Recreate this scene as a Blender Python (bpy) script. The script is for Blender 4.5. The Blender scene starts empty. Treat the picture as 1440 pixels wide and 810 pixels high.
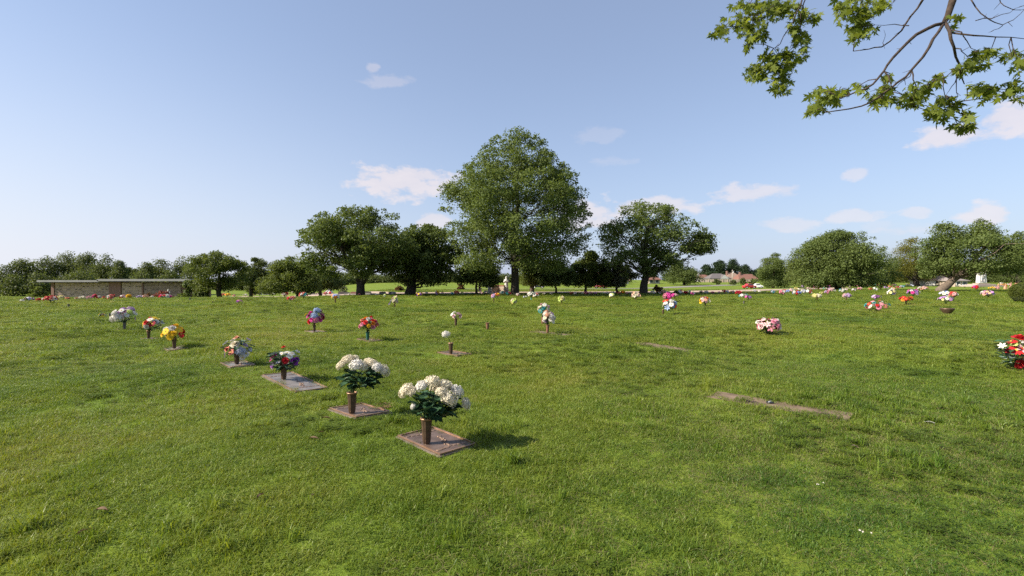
import bpy, bmesh, math, random
import numpy as np
from mathutils import Vector, Matrix, Euler, Quaternion

R = math.radians
SC = bpy.context.scene
COL = SC.collection

# ------------------------------------------------------------------ camera, sky, sun, exposure
EYE = 1.5           # eye height in metres
FPX = 690.0         # focal length in photo pixels (photo 1440 wide)
HZ = 395.0          # horizon row of the photo
cam_d = bpy.data.cameras.new("camera")
cam = bpy.data.objects.new("camera", cam_d)
COL.objects.link(cam)
cam.location = (0, 0, EYE)
cam.rotation_euler = (R(90), 0, 0)
cam_d.sensor_width = 36.0
cam_d.lens = 36.0 * FPX / 1440.0
cam_d.shift_y = -(405.0 - HZ) / 1440.0
cam_d.clip_start = 0.05
cam_d.clip_end = 6000
SC.camera = cam

SUN_AZ = R(-103)     # from +Y towards +X
SUN_EL = R(36)
SUN_STRENGTH = 5.0
SKY_STRENGTH = 0.085
SC.view_settings.view_transform = 'Standard'
SC.view_settings.look = 'None'
SC.view_settings.gamma = 1.0
SC.view_settings.use_curve_mapping = False
SC.view_settings.exposure = 1.12
SC.render.film_transparent = False

world = bpy.data.worlds.new("World")
SC.world = world
world.use_nodes = True
NT = world.node_tree
NT.nodes.clear()


def wn(kind, **kw):
    n = NT.nodes.new(kind)
    for k, v in kw.items():
        setattr(n, k, v)
    return n


def wmath(op, a, b=None, c=None, clamp=False):
    n = wn('ShaderNodeMath', operation=op)
    n.use_clamp = clamp
    for i, v in enumerate((a, b, c)):
        if v is None:
            continue
        if isinstance(v, (int, float)):
            n.inputs[i].default_value = v
        else:
            NT.links.new(v, n.inputs[i])
    return n.outputs[0]


sky = wn('ShaderNodeTexSky')
sky.sky_type = 'NISHITA'
sky.sun_disc = False
sky.sun_elevation = SUN_EL
sky.sun_rotation = SUN_AZ
sky.altitude = 100
sky.air_density = 1.0
sky.dust_density = 0.6
sky.ozone_density = 1.4
tc = wn('ShaderNodeTexCoord')
sep = wn('ShaderNodeSeparateXYZ')
NT.links.new(tc.outputs['Generated'], sep.inputs[0])
az = wmath('ARCTAN2', sep.outputs[0], sep.outputs[1])
el = wmath('ARCSINE', sep.outputs[2])
noise_a = wn('ShaderNodeTexNoise')
noise_a.inputs['Scale'].default_value = 17.0
noise_a.inputs['Detail'].default_value = 7.0
noise_a.inputs['Roughness'].default_value = 0.58
mp = wn('ShaderNodeMapping')
mp.inputs['Scale'].default_value = (1, 1, 2.0)
NT.links.new(tc.outputs['Generated'], mp.inputs[0])
NT.links.new(mp.outputs[0], noise_a.inputs['Vector'])
nz = noise_a.outputs['Fac']


def ang(px, py):
    x = (px - 720.0) / FPX
    z = (HZ - py) / FPX
    return math.atan2(x, 1.0), math.asin(z / math.sqrt(x * x + z * z + 1))


# small fair-weather clouds, each a patch of sky direction: centre (px,py), half sizes, thickness
CLOUDS = [(562, 256, 74, 24, 1.0), (585, 246, 42, 19, .95), (550, 113, 36, 11, .32), (524, 96, 10, 8, .42), (842, 190, 34, 15, .2),
          (866, 225, 32, 9, .2), (608, 310, 26, 13, .8), (822, 306, 50, 25, .9), (925, 289, 70, 14, .85), (1060, 272, 64, 14, .8),
          (1108, 268, 24, 12, .6), (1206, 243, 20, 8, .6), (1345, 190, 92, 20, 1.0), (1405, 168, 62, 30, 1.0), (1203, 303, 40, 9, .6),
          (1288, 300, 22, 8, .55), (1390, 303, 42, 17, .85), (1105, 316, 40, 10, .5), (1270, 325, 60, 10, .4), (1240, 318, 30, 8, .2)]
cov = None
for (cx, cy, hx, hy, k) in CLOUDS:
    a0, e0 = ang(cx, cy)
    a1, _ = ang(cx + hx, cy)
    _, e1 = ang(cx, cy - hy)
    dx = wmath('MULTIPLY', wmath('SUBTRACT', az, a0), 1.0 / abs(a1 - a0))
    dy = wmath('MULTIPLY', wmath('SUBTRACT', el, e0), 1.0 / abs(e1 - e0))
    d = wmath('SQRT', wmath('ADD', wmath('MULTIPLY', dx, dx), wmath('MULTIPLY', dy, dy)))
    m = wmath('MULTIPLY_ADD', d, -0.62, 0.62)
    m = wmath('ADD', m, wmath('MULTIPLY_ADD', nz, 2.2, -1.10))
    m = wmath('MULTIPLY', wmath('MULTIPLY', m, 3.4, clamp=True), k)
    cov = m if cov is None else wmath('MAXIMUM', cov, m)
cov = wmath('MULTIPLY', cov, 0.66)
cl_col = wn('ShaderNodeMixRGB')
cl_col.inputs[1].default_value = (4.2, 3.9, 4.2, 1)
cl_col.inputs[2].default_value = (5.9, 5.1, 4.8, 1)
NT.links.new(nz, cl_col.inputs[0])
# thin high veil low in the sky
haze_f = wmath('MULTIPLY_ADD', wmath('POWER', wmath('SUBTRACT', 1.0, wmath('MULTIPLY', wmath('MAXIMUM', el, 0.0), 1.6), clamp=True), 3.0), 0.52, 0.36)
sunward = wmath('MULTIPLY', wmath('SUBTRACT', -0.05, az, clamp=True), 1.25, clamp=True)
lowsky = wmath('POWER', wmath('SUBTRACT', 1.0, wmath('MULTIPLY', wmath('MAXIMUM', el, 0.0), 1.9), clamp=True), 2.0)
glow = wmath('MULTIPLY', wmath('MULTIPLY', sunward, lowsky), 0.7)
veil = wn('ShaderNodeMixRGB')
veil.inputs[2].default_value = (2.6, 3.0, 4.2, 1)
NT.links.new(haze_f, veil.inputs[0])
NT.links.new(sky.outputs[0], veil.inputs[1])
mix = wn('ShaderNodeMixRGB')
gl = wn('ShaderNodeMixRGB')
gl.inputs[2].default_value = (5.3, 5.3, 5.6, 1)
NT.links.new(glow, gl.inputs[0])
NT.links.new(veil.outputs[0], gl.inputs[1])
NT.links.new(cov, mix.inputs[0])
NT.links.new(gl.outputs[0], mix.inputs[1])
NT.links.new(cl_col.outputs[0], mix.inputs[2])
bg = wn('ShaderNodeBackground')
bg.inputs['Strength'].default_value = SKY_STRENGTH
NT.links.new(mix.outputs[0], bg.inputs['Color'])
wout = wn('ShaderNodeOutputWorld')
NT.links.new(bg.outputs[0], wout.inputs['Surface'])

sun_d = bpy.data.lights.new("sun", 'SUN')
sun_d.energy = SUN_STRENGTH
sun_d.angle = R(0.53)
sun_d.color = (1.0, 0.90, 0.76)
sun = bpy.data.objects.new("sun", sun_d)
COL.objects.link(sun)
sdir = Vector((math.sin(SUN_AZ) * math.cos(SUN_EL), math.cos(SUN_AZ) * math.cos(SUN_EL), math.sin(SUN_EL)))
sun.rotation_euler = sdir.to_track_quat('Z', 'Y').to_euler()
sun.location = sdir * 100

cy = SC.cycles
cy.use_denoising = False
try:
    cy.denoiser = 'OPENIMAGEDENOISE'
except Exception:
    pass
cy.max_bounces = 6
cy.diffuse_bounces = 3
cy.glossy_bounces = 2
cy.transmission_bounces = 3
cy.transparent_max_bounces = 6
cy.use_adaptive_sampling = True
cy.adaptive_threshold = 0.02

# ------------------------------------------------------------------ helpers


def tag(o, label=None, cat=None, group=None, kind=None):
    if label: o['label'] = label
    if cat: o['category'] = cat
    if group: o['group'] = group
    if kind: o['kind'] = kind
    return o


def thing(name, label, cat, loc=(0, 0, 0), rz=0.0, group=None):
    o = bpy.data.objects.new(name, None)
    COL.objects.link(o)
    o.empty_display_size = 0.1
    o.location = loc
    o.rotation_euler = (0, 0, rz)
    return tag(o, label, cat, group)


class MB:
    """collects verts and faces with material slots, builds one mesh object"""

    def __init__(self):
        self.v, self.f, self.m, self.s = [], [], [], []

    def add(self, verts, faces, mi=0, smooth=False):
        b = len(self.v)
        self.v.extend([tuple(p) for p in verts])
        self.f.extend([tuple(i + b for i in f) for f in faces])
        self.m.extend([mi] * len(faces))
        self.s.extend([smooth] * len(faces))

    def box(self, c, s, rz=0.0, mi=0):
        cx, cy_, cz = c
        hx, hy, hz = s[0] / 2, s[1] / 2, s[2] / 2
        ca, sa = math.cos(rz), math.sin(rz)
        vs = []
        for dz in (-hz, hz):
            for dx, dy in ((-hx, -hy), (hx, -hy), (hx, hy), (-hx, hy)):
                vs.append((cx + dx * ca - dy * sa, cy_ + dx * sa + dy * ca, cz + dz))
        self.add(vs, [(3, 2, 1, 0), (4, 5, 6, 7), (0, 1, 5, 4), (1, 2, 6, 5), (2, 3, 7, 6), (3, 0, 4, 7)], mi)

    def tube(self, pts, rad, n=7, mi=0, cap=True):
        pts = [Vector(p) for p in pts]
        vs, fs = [], []
        prev = None
        for i, p in enumerate(pts):
            if i == 0: t = pts[1] - p
            elif i == len(pts) - 1: t = p - pts[i - 1]
            else: t = pts[i + 1] - pts[i - 1]
            t.normalize()
            if prev is None:
                a = Vector((1, 0, 0)) if abs(t.x) < 0.9 else Vector((0, 1, 0))
                u = t.cross(a).normalized()
            else:
                u = (prev - t * prev.dot(t))
                u = u.normalized() if u.length > 1e-6 else t.orthogonal().normalized()
            prev = u
            w = t.cross(u)
            r = rad[i] if hasattr(rad, '__len__') else rad
            for k in range(n):
                a = 2 * math.pi * k / n
                vs.append(p + (u * math.cos(a) + w * math.sin(a)) * r)
        for i in range(len(pts) - 1):
            for k in range(n):
                k2 = (k + 1) % n
                fs.append((i * n + k, i * n + k2, (i + 1) * n + k2, (i + 1) * n + k))
        if cap:
            fs.append(tuple(range(n - 1, -1, -1)))
            fs.append(tuple((len(pts) - 1) * n + k for k in range(n)))
        self.add(vs, fs, mi, True)

    def lathe(self, prof, c=(0, 0, 0), n=16, mi=0, sx=1.0, sy=1.0, flute=0.0, smooth=True, rz=0.0):
        vs, fs = [], []
        for (r, z) in prof:
            for k in range(n):
                a = 2 * math.pi * k / n + rz
                rr = r * (1 - flute * (k % 2))
                vs.append((c[0] + rr * math.cos(a) * sx, c[1] + rr * math.sin(a) * sy, c[2] + z))
        for i in range(len(prof) - 1):
            for k in range(n):
                k2 = (k + 1) % n
                fs.append((i * n + k, i * n + k2, (i + 1) * n + k2, (i + 1) * n + k))
        fs.append(tuple(range(n - 1, -1, -1)))
        fs.append(tuple((len(prof) - 1) * n + k for k in range(n)))
        self.add(vs, fs, mi, smooth)

    def mesh(self, name, mats):
        me = bpy.data.meshes.new(name)
        me.from_pydata(self.v, [], self.f)
        for m in (mats if isinstance(mats, (list, tuple)) else [mats]):
            me.materials.append(m)
        me.polygons.foreach_set('material_index', self.m)
        me.polygons.foreach_set('use_smooth', self.s)
        me.update()
        return me

    def build(self, name, mats, parent=None):
        o = bpy.data.objects.new(name, self.mesh(name, mats))
        COL.objects.link(o)
        o.parent = parent
        return o


def quads_mesh(name, V, mats, var=None, mi=None, nv=4):
    """V: (n, nv, 3) array -> mesh of n faces with nv corners"""
    n = V.shape[0]
    me = bpy.data.meshes.new(name)
    me.vertices.add(n * nv)
    me.vertices.foreach_set('co', V.reshape(-1).astype(np.float32))
    me.loops.add(n * nv)
    me.loops.foreach_set('vertex_index', np.arange(n * nv, dtype=np.int32))
    me.polygons.add(n)
    me.polygons.foreach_set('loop_start', np.arange(0, n * nv, nv, dtype=np.int32))
    try:
        me.polygons.foreach_set('loop_total', np.full(n, nv, dtype=np.int32))
    except Exception:
        pass
    for m in (mats if isinstance(mats, (list, tuple)) else [mats]):
        me.materials.append(m)
    if mi is not None:
        me.polygons.foreach_set('material_index', mi.astype(np.int32))
    me.update(calc_edges=True)
    if var is not None:
        a = me.attributes.new('var', 'FLOAT', 'FACE')
        a.data.foreach_set('value', var.astype(np.float32))
    return me


def obj(name, me, parent=None):
    o = bpy.data.objects.new(name, me)
    COL.objects.link(o)
    o.parent = parent
    return o


MATS = {}


def pm(name, col, rough=0.7, var=0.12, scale=8.0, metallic=0.0, transl=0.0, bump=0.0, spec=0.3, attr=False, col2=None, detail=4.0, obj_coord=True):
    """procedural material: base colour broken up by noise; optional translucency and bump"""
    key = (name,)
    if key in MATS:
        return MATS[key]
    m = bpy.data.materials.new(name)
    m.use_nodes = True
    nt = m.node_tree
    nt.nodes.clear()
    out = nt.nodes.new('ShaderNodeOutputMaterial')
    b = nt.nodes.new('ShaderNodeBsdfPrincipled')
    b.inputs['Roughness'].default_value = rough
    b.inputs['Metallic'].default_value = metallic
    b.inputs['Specular IOR Level'].default_value = spec
    no = nt.nodes.new('ShaderNodeTexNoise')
    no.inputs['Scale'].default_value = scale
    no.inputs['Detail'].default_value = detail
    tcn = nt.nodes.new('ShaderNodeTexCoord')
    nt.links.new(tcn.outputs['Object' if obj_coord else 'Generated'], no.inputs['Vector'])
    mx = nt.nodes.new('ShaderNodeMixRGB')
    c = Vector(col[:3])
    lo = c * (1 - var)
    hi = c * (1 + var) if col2 is None else Vector(col2[:3])
    mx.inputs[1].default_value = (*lo, 1)
    mx.inputs[2].default_value = (*[min(1, x) for x in hi], 1)
    if attr:
        at = nt.nodes.new('ShaderNodeAttribute')
        at.attribute_name = 'var'
        ad = nt.nodes.new('ShaderNodeMath'); ad.operation = 'MULTIPLY_ADD'
        ad.inputs[1].default_value = 0.45
        nt.links.new(no.outputs['Fac'], ad.inputs[0])
        m2 = nt.nodes.new('ShaderNodeMath'); m2.operation = 'MULTIPLY'; m2.inputs[1].default_value = 0.6
        nt.links.new(at.outputs['Fac'], m2.inputs[0])
        nt.links.new(m2.outputs[0], ad.inputs[2])
        nt.links.new(ad.outputs[0], mx.inputs[0])
    else:
        rp = nt.nodes.new('ShaderNodeMapRange')
        rp.inputs[1].default_value = 0.3
        rp.inputs[2].default_value = 0.7
        nt.links.new(no.outputs['Fac'], rp.inputs[0])
        nt.links.new(rp.outputs[0], mx.inputs[0])
    nt.links.new(mx.outputs[0], b.inputs['Base Color'])
    if bump > 0:
        bp = nt.nodes.new('ShaderNodeBump')
        bp.inputs['Strength'].default_value = bump
        bp.inputs['Distance'].default_value = 0.02
        nt.links.new(no.outputs['Fac'], bp.inputs['Height'])
        nt.links.new(bp.outputs[0], b.inputs['Normal'])
    last = b.outputs[0]
    if transl > 0:
        tr = nt.nodes.new('ShaderNodeBsdfTranslucent')
        hs = nt.nodes.new('ShaderNodeMixRGB'); hs.blend_type = 'MULTIPLY'; hs.inputs[0].default_value = 1.0
        hs.inputs[2].default_value = (1.25, 1.2, 0.6, 1) if attr else (1.0, 0.95, 0.9, 1)
        nt.links.new(mx.outputs[0], hs.inputs[1])
        nt.links.new(hs.outputs[0], tr.inputs[0])
        ms = nt.nodes.new('ShaderNodeMixShader')
        ms.inputs[0].default_value = transl
        nt.links.new(b.outputs[0], ms.inputs[1])
        nt.links.new(tr.outputs[0], ms.inputs[2])
        last = ms.outputs[0]
    nt.links.new(last, out.inputs['Surface'])
    MATS[key] = m
    return m


# ------------------------------------------------------------------ terrain
def sstep(a, b, x):
    t = np.clip((x - a) / (b - a), 0, 1)
    return t * t * (3 - 2 * t)


def gz(x, y):
    x = np.asarray(x, dtype=float); y = np.asarray(y, dtype=float)
    u = x / np.maximum(y, 5.0)
    d = np.sqrt(x * x + y * y)
    left = 1 - sstep(-0.50, -0.24, u)
    fall = -3.2 * sstep(38, 110, y) * left
    rise = (np.clip(np.clip(y - 150, 0, None) * 0.0085, 0, 2.4) - 0.75 * np.exp(-((y - 150) / 48.0) ** 2) * sstep(50, 95, y)) * (1 - left)
    und = (0.040 * np.sin(0.9 * x + 0.5 * y + 1.0) + 0.036 * np.sin(-0.55 * x + 1.15 * y + 2.1) + 0.035 * np.sin(0.33 * x + 0.41 * y)
           + 0.007 * np.sin(2.3 * x - 1.4 * y + .4) + 0.007 * np.sin(1.7 * x + 2.6 * y + 3.0))
    und = und * (1 - sstep(30, 60, d)) - 0.0
    big = 0.13 * np.sin(0.13 * x + 0.6) * np.sin(0.11 * y + 0.3) * sstep(6, 16, d) * (1 - sstep(35, 70, d))
    return fall + rise + und + big


def P(px, py):
    """ground point seen at photo pixel (px, py)"""
    u = (px - 720.0) / FPX
    s = (py - HZ) / FPX
    f = lambda Y: EYE - s * Y - float(gz(u * Y, Y))
    y0 = 1.2
    Y = y0
    while Y < 900:
        Y2 = Y * 1.012
        if f(Y2) <= 0:
            a, b = Y, Y2
            for _ in range(30):
                c = (a + b) / 2
                if f(c) > 0: a = c
                else: b = c
            return Vector((u * a, a, float(gz(u * a, a))))
        Y = Y2
    Y = 400
    return Vector((u * Y, Y, float(gz(u * Y, Y))))


def at(px, py, Y):
    return Vector(((px - 720.0) / FPX * Y, Y, EYE + (HZ - py) / FPX * Y))


def axis(maxd, near, n):
    t = np.linspace(-1, 1, n)
    k = math.asinh(maxd / near)
    return np.sinh(t * k) * near


def ground_material():
    m = bpy.data.materials.new('lawn_ground')
    m.use_nodes = True
    nt = m.node_tree
    b = nt.nodes['Principled BSDF']
    b.inputs['Roughness'].default_value = 0.9
    b.inputs['Specular IOR Level'].default_value = 0.1
    tcn = nt.nodes.new('ShaderNodeTexCoord')

    def noise(scale, det=5.0, rough=.6):
        n = nt.nodes.new('ShaderNodeTexNoise')
        n.inputs['Scale'].default_value = scale
        n.inputs['Detail'].default_value = det
        n.inputs['Roughness'].default_value = rough
        nt.links.new(tcn.outputs['Object'], n.inputs['Vector'])
        return n.outputs['Fac']

    def ramp(fac, stops):
        r = nt.nodes.new('ShaderNodeValToRGB')
        while len(r.color_ramp.elements) < len(stops):
            r.color_ramp.elements.new(0.5)
        for e, (p, c) in zip(r.color_ramp.elements, stops):
            e.position = p
            e.color = (*c, 1)
        nt.links.new(fac, r.inputs[0])
        return r.outputs[0]
    c1 = ramp(noise(0.22, 6), [(0.3, (.085, .142, .015)), (0.5, (.122, .172, .020)), (0.7, (.175, .195, .032))])
    c2 = ramp(noise(9.0, 8, .75), [(0.25, (.45, .5, .4)), (0.5, (1, 1, 1)), (0.75, (1.3, 1.2, 1.2))])
    mx = nt.nodes.new('ShaderNodeMixRGB'); mx.blend_type = 'MULTIPLY'; mx.inputs[0].default_value = 0.8
    nt.links.new(c1, mx.inputs[1]); nt.links.new(c2, mx.inputs[2])
    nt.links.new(mx.outputs[0], b.inputs['Base Color'])
    bp = nt.nodes.new('ShaderNodeBump'); bp.inputs['Strength'].default_value = 0.6; bp.inputs['Distance'].default_value = 0.05
    nt.links.new(noise(26.0, 6, .7), bp.inputs['Height'])
    nt.links.new(bp.outputs[0], b.inputs['Normal'])
    return m


def build_ground():
    xs = axis(2500, 9.0, 420)
    ys = np.concatenate([[-60, -40, -25, -15, -9, -5, -2], np.sinh(np.linspace(0, math.asinh(2500 / 9.0), 330)) * 9.0])
    X, Y = np.meshgrid(xs, ys)
    Z = gz(X, Y)
    V = np.stack([X, Y, Z], -1).reshape(-1, 3)
    nx, ny = len(xs), len(ys)
    i = np.arange(ny - 1)[:, None] * nx + np.arange(nx - 1)[None, :]
    F = np.stack([i, i + 1, i + 1 + nx, i + nx], -1).reshape(-1, 4)
    me = bpy.data.meshes.new('ground')
    me.vertices.add(len(V)); me.vertices.foreach_set('co', V.reshape(-1).astype(np.float32))
    me.loops.add(F.size); me.loops.foreach_set('vertex_index', F.reshape(-1).astype(np.int32))
    me.polygons.add(len(F)); me.polygons.foreach_set('loop_start', np.arange(0, F.size, 4, dtype=np.int32))
    me.polygons.foreach_set('use_smooth', np.ones(len(F), dtype=bool))
    me.materials.append(ground_material())
    me.update(calc_edges=True)
    tag(obj('ground', me), 'wide open lawn ground of the memorial park', kind='structure')


build_ground()


def ribbon(name, label, pts, width, material, lift=0.03):
    """a road or path lying on the terrain along ground points"""
    dense = []
    for a, b in zip(pts[:-1], pts[1:]):
        n = max(2, int((Vector(b) - Vector(a)).length / 2.0))
        for k in range(n):
            t = k / n
            dense.append((a[0] + (b[0] - a[0]) * t, a[1] + (b[1] - a[1]) * t))
    dense.append((pts[-1][0], pts[-1][1]))
    D = np.array(dense)
    for _ in range(6):
        D[1:-1] = (D[:-2] + 2 * D[1:-1] + D[2:]) / 4
    T = np.gradient(D, axis=0)
    T /= np.linalg.norm(T, axis=1)[:, None]
    N = np.stack([-T[:, 1], T[:, 0]], 1)
    cols = np.linspace(-.5, .5, 5) * width
    G = D[:, None, :] + N[:, None, :] * cols[None, :, None]
    Z = gz(G[..., 0], G[..., 1]) + lift
    V = np.concatenate([G, Z[..., None]], -1).reshape(-1, 3)
    n, c = len(D), 5
    fs = [(i * c + j, i * c + j + 1, (i + 1) * c + j + 1, (i + 1) * c + j) for i in range(n - 1) for j in range(c - 1)]
    mb = MB(); mb.add(V, fs, 0, True)
    return tag(mb.build(name, material), label, kind='structure')


asphalt = pm('old_asphalt', (.20, .185, .17), .9, .15, 2.0)
tan_road = pm('tan_gravel', (.36, .27, .21), .95, .15, 1.5)
rd = [P(330, 417), P(440, 415), P(520, 413.6), P(620, 412.3), P(720, 411.4), P(850, 411), P(950, 410.6), P(1010, 409.6), P(1070, 408), P(1120, 406.6), P(1180, 404.6)]
ribbon('road', 'pinkish tan drive winding behind the flower rows', rd, 7.5, tan_road)
ribbon('road', 'pale grey drive beyond the shade trees', [P(640, 406.2), P(740, 406.6), P(820, 406.2), P(900, 405.6), P(960, 403.4), P(1005, 401.6), P(1030, 400.8)], 7, asphalt, 0.05)
ribbon('path', 'short paved path beside the clipped shrub', [P(1392, 413.5), P(1430, 413.8), P(1500, 414.2)], 1.8, tan_road)



# ------------------------------------------------------------------ trees
def leaf_mat(name, c1, c2, transl=0.4, scale=0.25):
    m = pm(name, c1, 0.62, 0.0, scale, transl=transl, attr=True, col2=c2, spec=0.22, detail=3.0)
    return m


LM = {
    'oak': leaf_mat('oak_leaves', (.074, .112, .028), (.142, .180, .052)),
    'dark': leaf_mat('dark_leaves', (.062, .096, .025), (.122, .155, .042)),
    'maple': leaf_mat('maple_leaves', (.064, .094, .018), (.130, .160, .036)),
    'yellow': leaf_mat('yellowish_leaves', (.09, .10, .014), (.18, .17, .03)),
    'far': leaf_mat('far_leaves', (.058, .084, .026), (.115, .14, .042), scale=.08),
    'pine': leaf_mat('pine_needles', (.020, .042, .018), (.045, .072, .030)),
    'red': leaf_mat('red_leaves', (.11, .030, .024), (.20, .06, .045)),
    'rust': leaf_mat('rusty_leaves', (.10, .055, .026), (.17, .10, .045)),
    'hedge': leaf_mat('hedge_leaves', (.055, .08, .012), (.11, .13, .022), scale=2),
    'grey': leaf_mat('silvery_leaves', (.09, .10, .07), (.17, .18, .12)),
    'near': leaf_mat('silver_maple_leaves', (.08, .12, .016), (.20, .235, .045), transl=.52, scale=3),
}
BARK = pm('bark', (.042, .034, .026), .95, .35, 6.0, bump=.6)
BARK_LIGHT = pm('pale_bark', (.12, .092, .07), .95, .3, 5.0, bump=.6)
TWIG = pm('twig_bark', (.045, .032, .025), .95, .45, 25.0, bump=.8)

PROF = {
    'oak': ([0, .08, .2, .35, .5, .6, .7, .8, .9, 1], [.72, .88, .96, 1, .97, .91, .72, .53, .33, .10]),
    'round': ([0, .1, .25, .45, .65, .82, .94, 1], [.55, .8, .95, 1, .93, .72, .42, .15]),
    'spread': ([0, .15, .35, .55, .75, .9, 1], [.42, .72, .95, 1, .86, .58, .2]),
    'vase': ([0, .2, .42, .62, .8, .92, 1], [.32, .72, 1, .92, .66, .42, .15]),
    'cone': ([0, .15, .4, .7, 1], [.8, 1, .75, .42, .06]),
    'dome': ([0, .2, .5, .75, .92, 1], [.95, 1, .92, .7, .4, .12]),
}


def crown_clumps(rng, c, W, D, zb, zt, prof, nc, crf, shell=0.55):
    """clump centres and radii filling an uneven envelope"""
    t = rng.beta(1.15, 1.05, nc * 3)
    pr = np.interp(t, *PROF[prof])
    keep = rng.random(len(t)) < (pr + .15)
    t = t[keep][:nc]; pr = pr[keep][:nc]
    n = len(t)
    th = rng.random(n) * 2 * np.pi
    ph = rng.random(6) * 6.28
    lump = 1 + .09 * np.sin(2 * th + ph[0] + 3 * t) + .08 * np.sin(3 * th + ph[1] - 7 * t) + .06 * np.sin(5 * th + ph[2] + 11 * t)
    rr = (shell * .5 + (1 - shell * .5) * rng.random(n) ** .45)
    rc = crf * W * (.6 + .75 * rng.random(n)) * np.clip(.55 + .6 * pr, .5, 1.1)
    rad = np.maximum(pr * lump * rr, 0.02)
    x = c[0] + np.cos(th) * np.maximum(rad * W / 2 - rc * .75, 0)
    y = c[1] + np.sin(th) * np.maximum(rad * D / 2 - rc * .75, 0)
    z = zb + t * (zt - zb)
    z = np.clip(z, zb + rc * .72, zt - rc * .5 * rng.random(n))
    # fit the clumps to the wanted extent
    lo, hi = (x - rc * .8).min(), (x + rc * .8).max()
    k = W / (hi - lo)
    x = c[0] - W / 2 + (x - lo) * k
    y = c[1] + (y - c[1]) * k
    lo, hi = z.min(), (z + rc * .5).max()
    z = lo + (z - lo) * (zt - lo) / (hi - lo)
    # inner filling so that the middle is leafy
    m = max(3, n // 8)
    th = rng.random(m) * 6.28; tt = .15 + .65 * rng.random(m)
    pr2 = np.interp(tt, *PROF[prof]) * .55 * rng.random(m) ** .5
    x = np.concatenate([x, c[0] + np.cos(th) * pr2 * W / 2]); y = np.concatenate([y, c[1] + np.sin(th) * pr2 * D / 2])
    z = np.concatenate([z, zb + tt * (zt - zb)]); rc = np.concatenate([rc, np.full(m, crf * W * 1.05)])
    return np.stack([x, y, z], 1), rc


def leaf_quads(rng, C, rc, nl, L, flat=.62, up=.7):
    """nl pointed leaf faces spread over the clumps (more in the larger)"""
    w = rc ** 2
    k = rng.choice(len(C), nl, p=w / w.sum())
    d = rng.normal(size=(nl, 3))
    d /= np.linalg.norm(d, axis=1)[:, None]
    rad = rng.random(nl) ** .42
    # ragged rim: clump radius varies with direction
    rag = 1 + .25 * np.sin(d[:, 0] * 7 + k) * np.sin(d[:, 1] * 6 + 1.7 * k)
    p = C[k] + d * (rc[k] * rad * rag)[:, None] * np.array([1, 1, flat])
    p[:, 2] -= .12 * rc[k] * rad ** 2
    nrm = rng.normal(size=(nl, 3)) * .75 + d * .55
    nrm[:, 2] += up
    nrm /= np.linalg.norm(nrm, axis=1)[:, None]
    a = rng.normal(size=(nl, 3))
    tv = np.cross(nrm, a)
    tv /= np.linalg.norm(tv, axis=1)[:, None]
    bv = np.cross(nrm, tv)
    l = L * (.65 + .7 * rng.random(nl))
    wd = l * (.30 + .15 * rng.random(nl))
    V = np.stack([p - tv * (l * .5)[:, None],
                  p + bv * wd[:, None] - nrm * (l * .08)[:, None] + tv * (l * .08)[:, None],
                  p + tv * (l * .5)[:, None] - nrm * (l * .12)[:, None],
                  p - bv * wd[:, None] - nrm * (l * .08)[:, None] + tv * (l * .08)[:, None]], 1)
    cv = rng.random(len(C))
    var = np.clip(.5 * cv[k] + .5 * rng.random(nl), 0, 1)
    return V, var


def limb_path(a, b, rng, sag, n=6):
    a, b = Vector(a), Vector(b)
    out = []
    L = (b - a).length
    j = [rng.normal(size=3) * L * .035 for _ in range(n + 1)]
    for i in range(n + 1):
        t = i / n
        p = a.lerp(b, t)
        p.z += sag * math.sin(t * math.pi)
        if 0 < i < n:
            p += Vector(j[i])
        out.append(p)
    return out


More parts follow.
